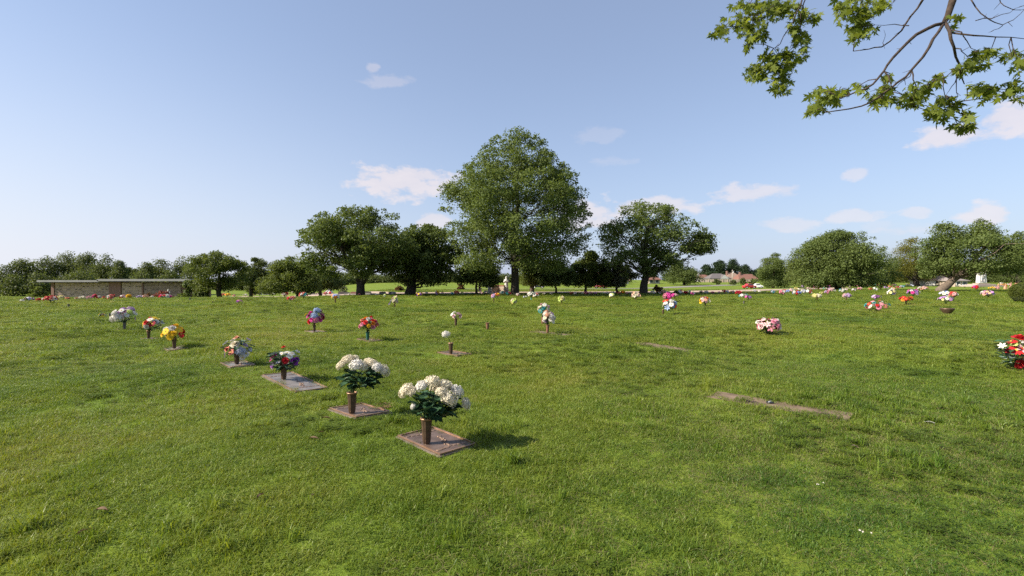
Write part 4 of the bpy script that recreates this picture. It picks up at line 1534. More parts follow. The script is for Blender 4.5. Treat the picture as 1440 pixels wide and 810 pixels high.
# low upright headstones and benches in the rows under the forked tree
hs = [(377, 414.6, 12, 4.5, 'GRANITE_DARK', 'wide dark headstone farthest left of the row below the olive tree'), (400, 414.4, 8, 3.5, 'GRANITE_DARK', 'small dark headstone under the broad olive tree crown'),
      (421, 414.2, 9, 5, 'GRANITE_DARK', 'dark headstone at the foot of the broad olive tree'), (440, 414.6, 6, 4, 'GRANITE_DARK', 'narrow dark headstone before the pinkish bench wall'),
      (449, 414.8, 11, 3, 'PINK', 'low pinkish stone bench left of the kneeling statue'), (480, 414.4, 9, 4, 'GRANITE_DARK', 'dark headstone just right of the kneeling statue'), (488, 414.4, 7, 3.6, 'GRANITE_DARK', 'dark headstone second right of the kneeling statue'),
      (497, 414.6, 8, 4.4, 'RED', 'reddish brown headstone just left of the forked trunk'), (517, 414.2, 10, 4.2, 'GRANITE_DARK', 'dark headstone just right of the forked trunk'), (525, 414.8, 8, 2.6, 'GRANITE_GREY', 'low grey headstone right of the forked trunk'),
      (538, 414.4, 9, 4.2, 'GRANITE_DARK', 'dark wide headstone between the forked trunk and very dark tree'), (552, 414.2, 9, 4, 'GRANITE_GREY', 'grey headstone left of the very dark tree trunk'), (590, 413, 7, 2.4, 'PINK', 'small pinkish headstone right of the very dark tree trunk'),
      (656, 413.2, 5, 2, 'GRANITE_DARK', 'small black headstone left in the pair west of the flag'), (663, 413.2, 5, 2, 'GRANITE_DARK', 'small black headstone next to the flag pole'), (697, 413.6, 14, 2.4, 'GRANITE_GREY', 'long grey stone kerb at the foot of the shrine')]
for i, (px, py, w, h, m, lab) in enumerate(hs):
    b = P(px, py)
    k = mpp_at(b.y)
    m = {'GRANITE_DARK': GRANITE_DARK, 'GRANITE_GREY': GRANITE_GREY, 'PINK': pm('pink_granite', (.38, .27, .24), .6, .15, 20), 'RED': pm('red_granite', (.20, .10, .08), .5, .2, 20)}[m]
    root = thing('headstone', lab, 'headstone', b, random.Random(i).uniform(-.15, .15), 'low headstones in the row under the forked tree')
    W, H = w * k, h * k
    mb = MB(); mb.box((0, 0, .06), (W * 1.15, .42, .14)); mb.build('base', GRANITE_GREY, root)
    mb = MB()
    pr = [(-W / 2, .13), (W / 2, .13), (W / 2, H * .85), (W * .38, H * .97), (0, H), (-W * .38, H * .97), (-W / 2, H * .85)]
    n = len(pr)
    mb.add([(x, -.1, z) for x, z in pr] + [(x, .1, z) for x, z in pr], [tuple(range(n)), tuple(range(2 * n - 1, n - 1, -1))] + [(j, n + j, n + (j + 1) % n, (j + 1) % n) for j in range(n)])
    mb.build('slab', m, root)

# ------------------------------------------------------------------ grave markers
BRONZE = pm('bronze_plate', (.12, .082, .066), .5, .25, 9, metallic=.4, bump=.15, col2=(.19, .135, .11))
BRONZE_BARE = pm('polished_bronze_edge', (.38, .23, .155), .42, .2, 14, metallic=.7, bump=.1)
BRONZE_GREY = pm('weathered_bronze_plate', (.16, .145, .135), .5, .3, 6, metallic=.35, bump=.15, col2=(.25, .225, .21))
BROWN_CONC = pm('brown_stained_concrete', (.13, .092, .062), .95, .3, 5, bump=.6, col2=(.20, .145, .10))
VASE_BRONZE = pm('dark_vase_bronze', (.105, .068, .045), .45, .3, 20, metallic=.5, bump=.1)
VASE_RIM = pm('worn_vase_rim', (.34, .20, .12), .4, .2, 20, metallic=.65)
VASE_GREEN = pm('green_plastic_vase', (.02, .09, .07), .4, .1, 10)
VASE_RUST = pm('rusty_vase', (.19, .095, .06), .7, .3, 16, metallic=.2)


def tilt_normal(x, y):
    e = .3
    return Vector((-(float(gz(x + e, y)) - float(gz(x - e, y))) / (2 * e), -(float(gz(x, y + e)) - float(gz(x, y - e))) / (2 * e), 1)).normalized()


def grave_marker(key, label, plate=True, top=None, group='flat grave markers in the lawn', relief=True, seed=1):
    p = PLOTS[key]
    z = float(gz(p.c.x, p.c.y))
    nrm = tilt_normal(p.c.x, p.c.y)
    root = thing('grave_marker', label, 'grave marker', (p.c.x, p.c.y, z), 0, group)
    rot = Matrix((DIRL.to_3d(), DIRW.to_3d(), Vector((0, 0, 1)))).transposed().to_4x4()
    q = Vector((0, 0, 1)).rotation_difference(nrm).to_matrix().to_4x4()
    root.rotation_euler = (q @ rot).to_euler()
    l, w = p.l, p.w
    b = MB(); b.box((0, 0, -.042), (l, w, .10)); b.build('base', CONCRETE if plate else BROWN_CONC, root)
    if plate:
        l2, w2 = l - .03, w - .03
        pl = MB(); pl.box((0, 0, .010), (l2, w2, .012))
        po = pl.build('plaque', top or BRONZE, root)
        fr = MB()
        t = .015
        for s in (-1, 1):
            fr.box((0, s * (w2 / 2 - t / 2), .0205), (l2, t, .010))
            fr.box((s * (l2 / 2 - t / 2), 0, .0202), (t, w2 - 2 * t - .002, .0094))
        fr.build('border', BRONZE_BARE, po)
        if relief:
            # raised scroll of leaves and plain bars; nothing on it can be read
            rr = random.Random(seed)
            rl = MB()
            # worn scroll line across the middle, like a weathered cast ornament
            for q in range(26 if l < .9 else 44):
                t_ = rr.random()
                rl.lathe([(.017 * rr.uniform(.5, 1.2), 0), (.012, .004), (.003, .006)], (-l2 * .10 + t_ * l2 * .40, w2 * .20 - t_ * w2 * .22 + rr.gauss(0, .012), .0165), 6, sx=rr.uniform(.6, 1.6), sy=rr.uniform(.5, 1))
            for s in (-1, 1):
                for k in range(7):
                    a = k / 6
                    x = s * (l2 * .36 - .02 * math.sin(a * 3)); y = -w2 * .34 + a * w2 * .68
                    rl.lathe([(.026, 0), (.018, .003), (.004, .0045)], (x + rr.uniform(-.008, .008), y, .0165), 7, sx=.6 + .4 * rr.random(), sy=1.3)
            n = 0
            for k in range(n):
                x = -l2 * .22 + k * l2 * .44 / max(1, n - 1)
                rl.box((x, w2 * .12, .0185), (l2 * .10, .030, .005))
                rl.box((x, -w2 * .10, .0185), (l2 * .13, .018, .005))
            rl.build('relief', pm('relief_bronze', (.20, .135, .10), .45, .3, 14, metallic=.5, bump=.15, col2=(.30, .20, .14)), po)
    return root


grave_marker('first', 'brown bronze marker with copper edges under the nearest white hydrangeas', seed=1)
grave_marker('second', 'bronze marker beneath the second white hydrangea vase, bare soil behind it', seed=2)
grave_marker('wide_grey', 'wide weathered grey marker under the purple and red bouquet', top=BRONZE_GREY, seed=3)
grave_marker('fourth', 'small marker nearly hidden by grass under the coral and grey bouquet', top=BRONZE_GREY)
grave_marker('yellow', 'small marker beneath the yellow, red and white bouquet at left', top=BRONZE_GREY)
grave_marker('redyellow', 'small marker beneath the white, yellow and red bouquet at left', top=BRONZE_GREY)
grave_marker('violet', 'small marker beneath the white and violet bouquet at left', top=BRONZE_GREY)
grave_marker('pinkblue', 'pale grey marker under the pink bouquet with blue hydrangeas', top=BRONZE_GREY)
grave_marker('orange', 'brownish marker under the red and orange rose bouquet')
grave_marker('single', 'brown marker under the vase with one white flower')
grave_marker('double', 'long brown marker under the tall peach and white bouquet', plate=False)
grave_marker('strip', 'long brown stained marker in the right foreground with an empty vase hole', plate=False)
grave_marker('strip_far', 'long thin brown marker half covered by grass, without flowers, mid lawn', plate=False)
# ring of the sunken vase in the long marker
p = PLOTS['strip']
ring = thing('vase_cap', 'small black vase hole cap in the long brown marker at right', 'vase cap', (p.c.x - .03, p.c.y + .06, float(gz(p.c.x, p.c.y)) + .008), .6)
mb = MB(); mb.lathe([(.030, 0), (.042, 0), (.042, .014), (.030, .016)], (0, 0, 0), 14); mb.lathe([(.028, 0), (.028, .006)], (0, 0, 0), 12)
mb.build('lid', pm('black_plastic', (.02, .02, .025), .35, .1, 8), ring)
mb = MB(); mb.box((.0, 0, .018), (.05, .012, .008)); mb.build('grip', pm('grey_grip', (.4, .42, .45), .4, .1, 8), ring)
# bare soil beside the second marker
c = P(541, 571)
rs = random.Random(12)
mb = MB()
n = 18
ringv = [(c.x + (.13 + .04 * rs.random()) * math.cos(6.283 * i / n), c.y + (.15 + .05 * rs.random()) * math.sin(6.283 * i / n)) for i in range(n)]
mb.add([(x, y, float(gz(x, y)) + .012) for x, y in ringv] + [(c.x, c.y, float(gz(c.x, c.y)) + .03)], [(i, (i + 1) % n, n) for i in range(n)], 0, True)
tag(mb.build('soil', pm('bare_soil', (.22, .11, .07), 1, .35, 30, bump=.8)), 'patch of bare reddish soil behind the second marker', kind='stuff')

# ------------------------------------------------------------------ flowers
PETAL = {
    'white': (.62, .60, .55), 'cream': (.64, .58, .44), 'pink': (.58, .22, .30), 'palepink': (.62, .42, .42), 'magenta': (.58, .06, .30), 'red': (.48, .025, .03), 'darkred': (.30, .015, .03),
    'coral': (.58, .20, .15), 'orange': (.68, .22, .03), 'peach': (.64, .37, .25), 'yellow': (.72, .48, .03), 'paleyellow': (.62, .57, .24), 'purple': (.24, .05, .30), 'violet': (.40, .20, .50),
    'lilac': (.42, .30, .47), 'blue': (.20, .28, .60), 'paleblue': (.30, .39, .58), 'greyblue': (.42, .44, .55), 'teal': (.05, .25, .25), 'lime': (.50, .60, .18), 'grey': (.5, .5, .5), 'black': (.02, .02, .02),
}
LEAFG = pm('silk_leaves', (.022, .062, .030), .55, .35, 12, transl=.15, spec=.3, col2=(.05, .115, .05))
LEAFP = pm('pale_silk_leaves', (.16, .21, .17), .6, .3, 12, transl=.2)
STEMG = pm('silk_stems', (.03, .06, .02), .6, .2, 10)
CENTRE = pm('flower_centres', (.50, .33, .04), .8, .2, 20)


def petal_mat(c):
    return pm('petals_' + c, PETAL[c], .7, .10, 14, transl=.22, spec=.15)


def bloom_shape(kind, rng, lo=False):
    """verts, faces, material index, in unit radius, facing +Z"""
    V, F, M = [], [], []

    def petal(az, r0, r1, w, z0, z1, curl, seg=3, mi=0, tw=0.0):
        b = len(V)
        ca, sa = math.cos(az), math.sin(az)
        prof = [(0, .35), (.45, 1.0), (.8, .85), (1.0, .25)] if seg == 3 else [(0, .5), (.6, 1.0), (1.0, .5)]
        for t, ww in prof:
            r = r0 + (r1 - r0) * t
            z = z0 + (z1 - z0) * t - curl * t * t
            for s in (-1, 1):
                x, y = r, s * w * ww
                V.append((x * ca - y * sa, x * sa + y * ca, z - abs(s) * 0 + tw * s * ww))
        for i in range(len(prof) - 1):
            F.append((b + 2 * i, b + 2 * i + 1, b + 2 * i + 3, b + 2 * i + 2)); M.append(mi)

    if kind == 'daisy':
        n = 8 if lo else 13
        for k in range(n):
            petal(6.283 * k / n + rng.gauss(0, .05), .12, 1.0, 2.4 / n, .02, .16, .18 + rng.gauss(0, .04), 3)
        b = len(V)
        V += [(math.cos(6.283 * k / 8) * .25, math.sin(6.283 * k / 8) * .25, .05) for k in range(8)] + [(0, 0, .2)]
        for k in range(8):
            F.append((b + k, b + (k + 1) % 8, b + 8)); M.append(1)
    elif kind == 'lily':
        for k in range(6):
            petal(6.283 * k / 6 + (.1 if k % 2 else 0), .08, 1.15, .27, -.2, .55, .45 + rng.gauss(0, .06), 3, 0, .05)
        for k in range(4):
            petal(1.57 * k + .4, .03, .3, .03, -.1, .5, 0, 2, 1)
    elif kind == 'rose':
        for (n, r0, r1, w, z0, z1, curl) in ((3, .02, .22, .24, .1, .62, -.1), (4, .06, .45, .36, 0, .66, .08), (5, .1, .74, .44, -.12, .52, .2), (6, .12, 1.02, .50, -.22, .30, .34)):
            a0 = rng.random() * 6.28
            if lo and n == 4: continue
            for k in range(n):
                petal(a0 + 6.283 * k / n, r0, r1, w, z0, z1 + rng.gauss(0, .04), curl, 3, 0, rng.gauss(0, .05))
    else:  # ball: many little florets over a sphere
        N = 34 if lo else 95
        for i in range(N):
            z = 1 - 1.55 * (i + .5) / N
            r = math.sqrt(max(0, 1 - z * z)); a = i * 2.39996
            n = Vector((r * math.cos(a), r * math.sin(a), z))
            u = n.orthogonal().normalized(); v = n.cross(u)
            R_ = rng.uniform(.78, 1.08)
            s = (.30 if lo else .20) * rng.uniform(.7, 1.25)
            a0 = rng.random() * 6.28
            c = n * R_
            for k in range(4):
                th = a0 + k * 1.5708
                d = u * math.cos(th) + v * math.sin(th); e = u * -math.sin(th) + v * math.cos(th)
                b = len(V)
                lift = n * s * rng.uniform(-.1, .9)
                for q in (n * 0, d * .75 + e * .52, d * 1.15, d * .75 - e * .52):
                    V.append(tuple(c + q * s + (lift if q.length > 0 else Vector())))
                F.append((b, b + 1, b + 2, b + 3)); M.append(0)
        b = len(V)
        m = 8
        rings = 4
        for j in range(rings + 1):
            ph = .1 + 2.1 * j / rings
            for k in range(m):
                V.append((.74 * math.sin(ph) * math.cos(6.283 * k / m), .74 * math.sin(ph) * math.sin(6.283 * k / m), .74 * math.cos(ph)))
        for j in range(rings):
            for k in range(m):
                F.append((b + j * m + k, b + (j + 1) * m + k, b + (j + 1) * m + (k + 1) % m, b + j * m + (k + 1) % m)); M.append(0)
    return V, F, M


BLOOMS = {}


def bloom_data(kind, lo, var):
    key = (kind, lo, var)
    if key not in BLOOMS:
        BLOOMS[key] = bloom_shape(kind, random.Random(hash((len(kind), lo, var)) & 0xffff), lo)
    return BLOOMS[key]


BMESH = {}


def bloom_mesh(kind, lo, var, col):
    key = (kind, lo, var, col)
    if key not in BMESH:
        V, F, M = bloom_data(kind, lo, var)
        mb = MB(); mb.add(V, F, 0, kind == 'rose'); mb.m = list(M)
        BMESH[key] = mb.mesh('bloom', [petal_mat(col), CENTRE])
    return BMESH[key]


def leaf_into(mb, p, d, L, w, mi=0, droop=.25, rng=random):
    d = d.normalized()
    s = d.cross(Vector((rng.uniform(-.4, .4), rng.uniform(-.4, .4), 1)))
    s = s.normalized() if s.length > 1e-4 else Vector((1, 0, 0))
    n = s.cross(d)
    pts = []
    for t, ww in ((0, .12), (.3, .9), (.65, .85), (1, .04)):
        c = p + d * (L * t) - Vector((0, 0, droop * L * t * t))
        pts += [c - s * w * ww + n * w * .25, c - n * w * .1, c + s * w * ww + n * w * .25]
    fs = []
    for i in range(3):
        for j in range(2):
            fs.append((3 * i + j, 3 * i + j + 1, 3 * i + 3 + j + 1, 3 * i + 3 + j))
    mb.add(pts, fs, mi, True)


VPROF = [(.58, 0), (.64, .02), (.60, .05), (.50, .075), (.62, .11), (.68, .18), (.86, .75), (.95, .93)]


def vase(b, h, r, label, m=None, style='bronze'):
    root = thing('flower_vase', label, 'vase', b, .3, 'vases standing on the grave markers')
    mb = MB()
    mb.lathe([(rr * r, z * h) for rr, z in VPROF], (0, 0, 0), 20, flute=.07 if style == 'bronze' else 0, smooth=False)
    mb.build('body', m or VASE_BRONZE, root)
    rm = MB()
    rm.lathe([(r * .97, h * .93), (r * 1.06, h * .95), (r * 1.06, h * .99), (r * .98, h), (r * .86, h * .985), (r * .84, h * .94)], (0, 0, 0), 20)
    rm.build('rim', VASE_RIM if m is None else m, root)
    return root


def rot_to(d, rng):
    q = Vector((0, 0, 1)).rotation_difference(d.normalized())
    return q @ Quaternion((0, 0, 1), rng.random() * 6.283)


VASE_H = .24


def bouquet(px, base_y, x0, x1, y0, y1, cols, kinds, label, vl=None, parts=True, seed=None, n=None, br=None, leafn=36, pale=False, vm=None, vpx=None,
            explicit=None, leafbox=None, name='flower_bouquet', cat='bouquet', group='bouquets on the graves', vh=VASE_H, leafL=None, stand=None):
    rng = random.Random(seed if seed is not None else int(px * 7 + base_y * 13))
    b = P(px, base_y)
    Y = b.y
    k = Y / FPX
    if vl:
        vb = b if vpx is None else P(vpx, base_y)
        vase(vb, vh, vh * .215, vl, vm)
    mouth = Vector((b.x, b.y, b.z + (vh if vl else .05)))
    if not vl and stand:
        mouth.z = b.z + stand
    c = at((x0 + x1) / 2, (y0 + y1) / 2, Y)
    a = (x1 - x0) / 2 * k
    h = (y1 - y0) / 2 * k
    cl = cols.split()
    kl = kinds.split()
    lo = Y > 16
    rb0 = br * k if br else min(a, h) * .42
    if n is None:
        n = int(max(6, min(20, 2.6 * (a * a + 2 * a * h) / (rb0 * rb0))))
    root = thing(name, label, cat, mouth, 0, group)
    B = []
    if explicit:
        for (ex, ey, er, ec, ek, dy) in explicit:
            p = at(ex, ey, Y + dy) - mouth
            d = (p - (c - mouth) + Vector((0, -.02, a * .55)))
            B.append((p, d, er * k * (.92 if ek == 'ball' and seed in (1, 2) else 1), ec, ek))
    else:
        for i in range(n):
            z = 1 - 1.45 * (i + .5) / n
            r = math.sqrt(max(0, 1 - z * z)); th = i * 2.39996 + rng.random() * .5
            d = Vector((r * math.cos(th), r * math.sin(th), z))
            s = rng.uniform(.72, .95)
            rb = rb0 * rng.uniform(.75, 1.2)
            p = c - mouth + Vector((d.x * max(a - rb * .55, .01) * s / .85, d.y * max(a - rb * .55, .01) * s / .85, d.z * max(h - rb * .5, .01) * s / .85))
            dd = Vector((d.x + rng.gauss(0, .25), d.y + rng.gauss(0, .25) - .15, d.z + .35 + rng.gauss(0, .2)))
            B.append((p, dd, rb, cl[i % len(cl)] if i < 2 * len(cl) else rng.choice(cl), kl[i % len(kl)]))
    fol = MB()
    if parts:
        for i, (p, d, rb, col, kd) in enumerate(B):
            o = bpy.data.objects.new('bloom', bloom_mesh(kd, lo, i % 3, col))
            COL.objects.link(o)
            o.parent = root
            o.location = p
            o.rotation_mode = 'QUATERNION'
            o.rotation_quaternion = rot_to(d, rng)
            o.scale = (rb * rng.uniform(.95, 1.15), rb * rng.uniform(.95, 1.15), rb * rng.uniform(.72, .95))
    else:
        mats = sorted(set(x[3] for x in B))
        one = MB()
        for i, (p, d, rb, col, kd) in enumerate(B):
            V, F, M = bloom_data(kd, True, i % 3)
            q = rot_to(d, rng)
            one.add([p + q @ (Vector(v) * rb) for v in V], F, 0)
            mi = mats.index(col)
            one.m[-len(F):] = [mi] * len(F)
        one.build('blooms', [petal_mat(m) for m in mats], root)
    # leaves between and below the blooms, stems down to the vase mouth
    lc = c - mouth
    la, lh = a, h
    if leafbox:
        lx0, lx1, ly0, ly1 = leafbox
        lc = at((lx0 + lx1) / 2, (ly0 + ly1) / 2, Y) - mouth
        la, lh = (lx1 - lx0) / 2 * k, (ly1 - ly0) / 2 * k
    LL = leafL * k if leafL else la * .42
    wf = .42 if seed in (1, 2) else .27
    for i in range(leafn):
        th = rng.random() * 6.283; zz = rng.uniform(-1, .75)
        r = math.sqrt(1 - zz * zz) * rng.uniform(.3, .85)
        p = lc + Vector((r * la * math.cos(th), r * la * math.sin(th), zz * lh * .8))
        d = Vector((math.cos(th), math.sin(th), rng.uniform(-.2, .8)))
        leaf_into(fol, p - d * LL * .3, d, LL * rng.uniform(.7, 1.2), LL * wf * rng.uniform(.7, 1.2), 1 if (pale and rng.random() < .5) else 0, .25, rng)
    for (p, d, rb, col, kd) in B:
        q = p - d.normalized() * rb * .3
        fol.tube([(0, 0, -.06), (q.x * .25, q.y * .25, q.z * .45), tuple(q)], [max(.003, rb * .06)] * 3, 4, 2, cap=False)
    fol.build('foliage', [LEAFG, LEAFP, STEMG], root)
    return root


# --- the two nearest: white hydrangeas
H1 = [(571, 549, 10.5, 'cream', 'ball', -.02), (580, 551, 7, 'cream', 'ball', -.05), (593, 543, 9.5, 'white', 'ball', -.03), (608, 537, 10.5, 'cream', 'ball', 0), (625, 541, 10, 'cream', 'ball', .03), (621, 551, 8.5, 'cream', 'ball', -.06),
      (643, 550, 10.5, 'white', 'ball', .04), (632, 561, 12, 'cream', 'ball', -.06), (655, 568, 9.5, 'cream', 'ball', .02), (581, 571, 4.2, 'white', 'ball', -.10), (612, 546, 8, 'cream', 'ball', .09), (634, 546, 8, 'cream', 'ball', .10)]
bouquet(600, 626.5, 558, 663, 527, 592, 'cream', 'ball', 'nearest bouquet, big cream white hydrangeas over dark green leaves', 'ribbed bronze vase on the marker nearest the camera',
        explicit=H1, leafbox=(572, 648, 545, 590), leafn=95, leafL=17, seed=1)
H2 = [(480, 513, 7.5, 'cream', 'ball', -.03), (489, 506, 8.5, 'cream', 'ball', .02), (501, 513, 10, 'white', 'ball', -.05), (511, 515, 7.5, 'cream', 'ball', -.03), (523, 512, 9, 'cream', 'ball', .03), (531, 517, 8.5, 'white', 'ball', -.02), (540, 521, 8.5, 'cream', 'ball', .02),
      (498, 505, 7, 'cream', 'ball', .07), (519, 508, 6.5, 'cream', 'ball', .08)]
bouquet(495, 583.5, 471, 549, 499, 550, 'cream', 'ball', 'white hydrangea bouquet left of the nearest one, on a taller bare stem', 'bronze vase on the second marker, second nearest the camera',
        explicit=H2, leafbox=(475, 540, 512, 548), leafn=85, leafL=14, seed=2)
# --- the diagonal row
bouquet(399, 535, 376, 423, 487, 524, 'purple magenta white white red purple violet white', 'rose ball daisy', 'bushy bouquet of purple and red roses with white sprigs, above the wide grey marker', 'bronze vase on the wide grey marker',
        explicit=[(384, 503, 6, 'magenta', 'rose', -.05), (389, 499, 4.5, 'purple', 'rose', 0), (384, 515, 5.5, 'violet', 'rose', -.04), (401, 507, 5, 'red', 'rose', -.14), (414, 508, 6, 'purple', 'rose', -.05), (418, 505, 4.5, 'purple', 'rose', .02), (399, 488, 3.4, 'red', 'rose', 0),
                  (396, 497, 4.2, 'white', 'daisy', -.08), (404, 496, 4.4, 'white', 'daisy', -.06), (411, 497, 4.2, 'white', 'daisy', -.04), (419, 494, 3.6, 'white', 'daisy', 0), (408, 501, 4, 'white', 'daisy', -.1), (392, 508, 4, 'greyblue', 'daisy', -.1), (402, 499, 3.6, 'white', 'daisy', .08)],
        leafn=110, pale=True, leafL=11)
bouquet(333, 513, 314, 355, 472, 503, 'white coral paleblue cream greyblue lilac grey', 'ball daisy rose', 'bouquet of coral, cream and grey blue flowers in the left diagonal row', 'bronze vase under the coral and grey blue bouquet',
        explicit=[(333, 475, 5.5, 'peach', 'rose', 0), (330, 484, 6.5, 'cream', 'rose', -.12), (319, 491, 4.5, 'coral', 'rose', -.1), (325, 495, 4.5, 'coral', 'daisy', -.14), (338, 494, 6, 'greyblue', 'ball', -.12), (345, 485, 5, 'lilac', 'daisy', 0), (317, 482, 4.5, 'greyblue', 'daisy', 0),
                  (350, 477, 4, 'lilac', 'daisy', .05), (346, 497, 5, 'grey', 'daisy', -.05), (352, 491, 4, 'greyblue', 'daisy', 0), (316, 499, 4, 'lilac', 'daisy', -.05), (327, 478, 4, 'white', 'daisy', .08), (341, 503, 4, 'white', 'daisy', -.08)],
        leafn=70, pale=True, leafL=9)
bouquet(245, 491, 229, 259, 456, 481, 'yellow red white yellow white yellow red', 'rose daisy', 'round bouquet of yellow, red and white flowers in the left diagonal row', 'bronze vase under the yellow, red and white bouquet', br=4.6, n=17)
bouquet(209, 477, 200, 229, 445, 466, 'yellow red white paleyellow darkred white', 'daisy rose', 'bouquet of red and yellow flowers with white daisies, in the left diagonal row', 'brown vase under the red and yellow bouquet with white daisies', br=3.8, n=17)
bouquet(175, 464, 159, 190, 432, 455, 'white violet white lilac white lime violet white', 'daisy ball', 'dome shaped white bouquet with violet top, at left in the diagonal row', 'black vase under the white and violet bouquet', br=4.2, n=18, vm=GRANITE_DARK)
bouquet(442, 467, 429, 457, 433, 457, 'magenta pink', 'ball', 'pink and magenta bouquet with two pale blue hydrangea heads', 'dark bronze vase under the pink and pale blue bouquet',
        explicit=[(446, 437, 4.4, 'paleblue', 'ball', -.02), (442, 444.5, 4.6, 'paleblue', 'ball', -.12), (437, 440, 4.2, 'magenta', 'rose', 0), (434, 444, 4.2, 'magenta', 'rose', -.1), (435, 452, 4.4, 'red', 'rose', -.1), (444, 450, 4, 'pink', 'rose', -.2), (450, 449, 4.5, 'magenta', 'rose', -.1),
                  (453, 443, 4.2, 'pink', 'rose', 0), (448, 439, 3.6, 'magenta', 'rose', .1), (430, 442, 2.6, 'yellow', 'daisy', 0), (454, 446, 4, 'darkred', 'rose', 0), (439, 449, 3.6, 'magenta', 'rose', -.2), (451, 438, 3.6, 'pink', 'rose', .1)])
bouquet(517, 479.5, 505, 532, 445, 467, 'red orange white pink coral red yellow red pink', 'rose', 'tight round bouquet of red, orange and pink roses with one white', 'green black vase under the red and orange roses', br=3.6, n=20, vm=VASE_GREEN)
bouquet(634, 498.5, 620, 634, 465, 476, 'white', 'ball', 'single white flower head leaning left above its vase', 'plain dark vase with a single white flower',
        explicit=[(627, 470, 5.6, 'white', 'ball', 0)], leafn=3, leafL=4)
bouquet(641, 458.5, 633, 650, 437, 449, 'palepink white palepink', 'daisy rose', 'small bouquet of pale pink flowers right of centre lawn', 'slim brown vase with pale pink flowers', br=3, n=9, leafn=12)
vase(P(685.5, 463.5), .20, .055, 'empty rust brown vase standing alone in the lawn', VASE_RUST)
bouquet(770, 469, 762, 780, 436, 459, 'white peach cream coral white lilac', 'daisy ball rose', 'tall bouquet of peach, coral and white flowers above the long brown marker', 'slim brown vase with the peach and white bouquet', br=3, n=20, vm=VASE_RUST)
bouquet(763, 456, 755, 774, 425, 444, 'cream palepink white teal', 'daisy rose', 'looser cream and pale pink bouquet just behind the peach and white one', 'brown vase behind the peach and white bouquet', br=2.8, n=14, vm=VASE_RUST)
bouquet(938, 442.5, 930, 952, 420, 439, 'white red white blue white paleblue red', 'lily daisy ball', 'bouquet of white lilies with red and blue flowers leaning right off its vase', 'dark vase left below the leaning white, red and blue bouquet', br=3.6, n=14, vpx=932.5)
bouquet(939, 425, 934, 944, 413, 422, 'magenta pink', 'ball', 'magenta flower ball directly behind the white, red and blue bouquet', None, br=4, n=4, leafn=8, stand=.2)
bouquet(949, 420.5, 944, 953, 412, 418, 'pink magenta palepink', 'rose', 'pink bouquet in reddish vase right of the magenta ball', 'reddish vase under the pink bouquet right of the magenta ball', br=2, n=7, leafn=8, parts=False, vm=pm('maroon_vase', (.14, .03, .03), .5, .1, 8))
bouquet(1079, 470, 1064, 1098, 446, 468, 'palepink white pink darkred palepink white darkred pink', 'lily rose', 'low bouquet of white lilies and dark red roses alone on the right lawn', None, br=4.2, n=24, stand=.06)
bouquet(1428, 520, 1404, 1452, 469, 518, 'red', 'lily', 'large red and white flower bouquet cut by the right frame edge', None, stand=.06, leafn=80, pale=True, leafL=13,
        explicit=[(1434, 475, 8.5, 'red', 'rose', -.05), (1422, 480, 7, 'red', 'daisy', -.02), (1430, 492, 8.5, 'red', 'daisy', -.12), (1438, 490, 7, 'palepink', 'lily', -.14), (1436, 511, 8, 'red', 'rose', -.1), (1418, 493, 4.5, 'darkred', 'rose', -.05), (1444, 484, 7.5, 'red', 'rose', -.1), (1448, 502, 7, 'red', 'daisy', -.1),
                  (1409, 486, 4.6, 'white', 'lily', -.05), (1426, 484, 4.5, 'lime', 'daisy', -.08), (1440, 481, 4, 'white', 'lily', -.16)])
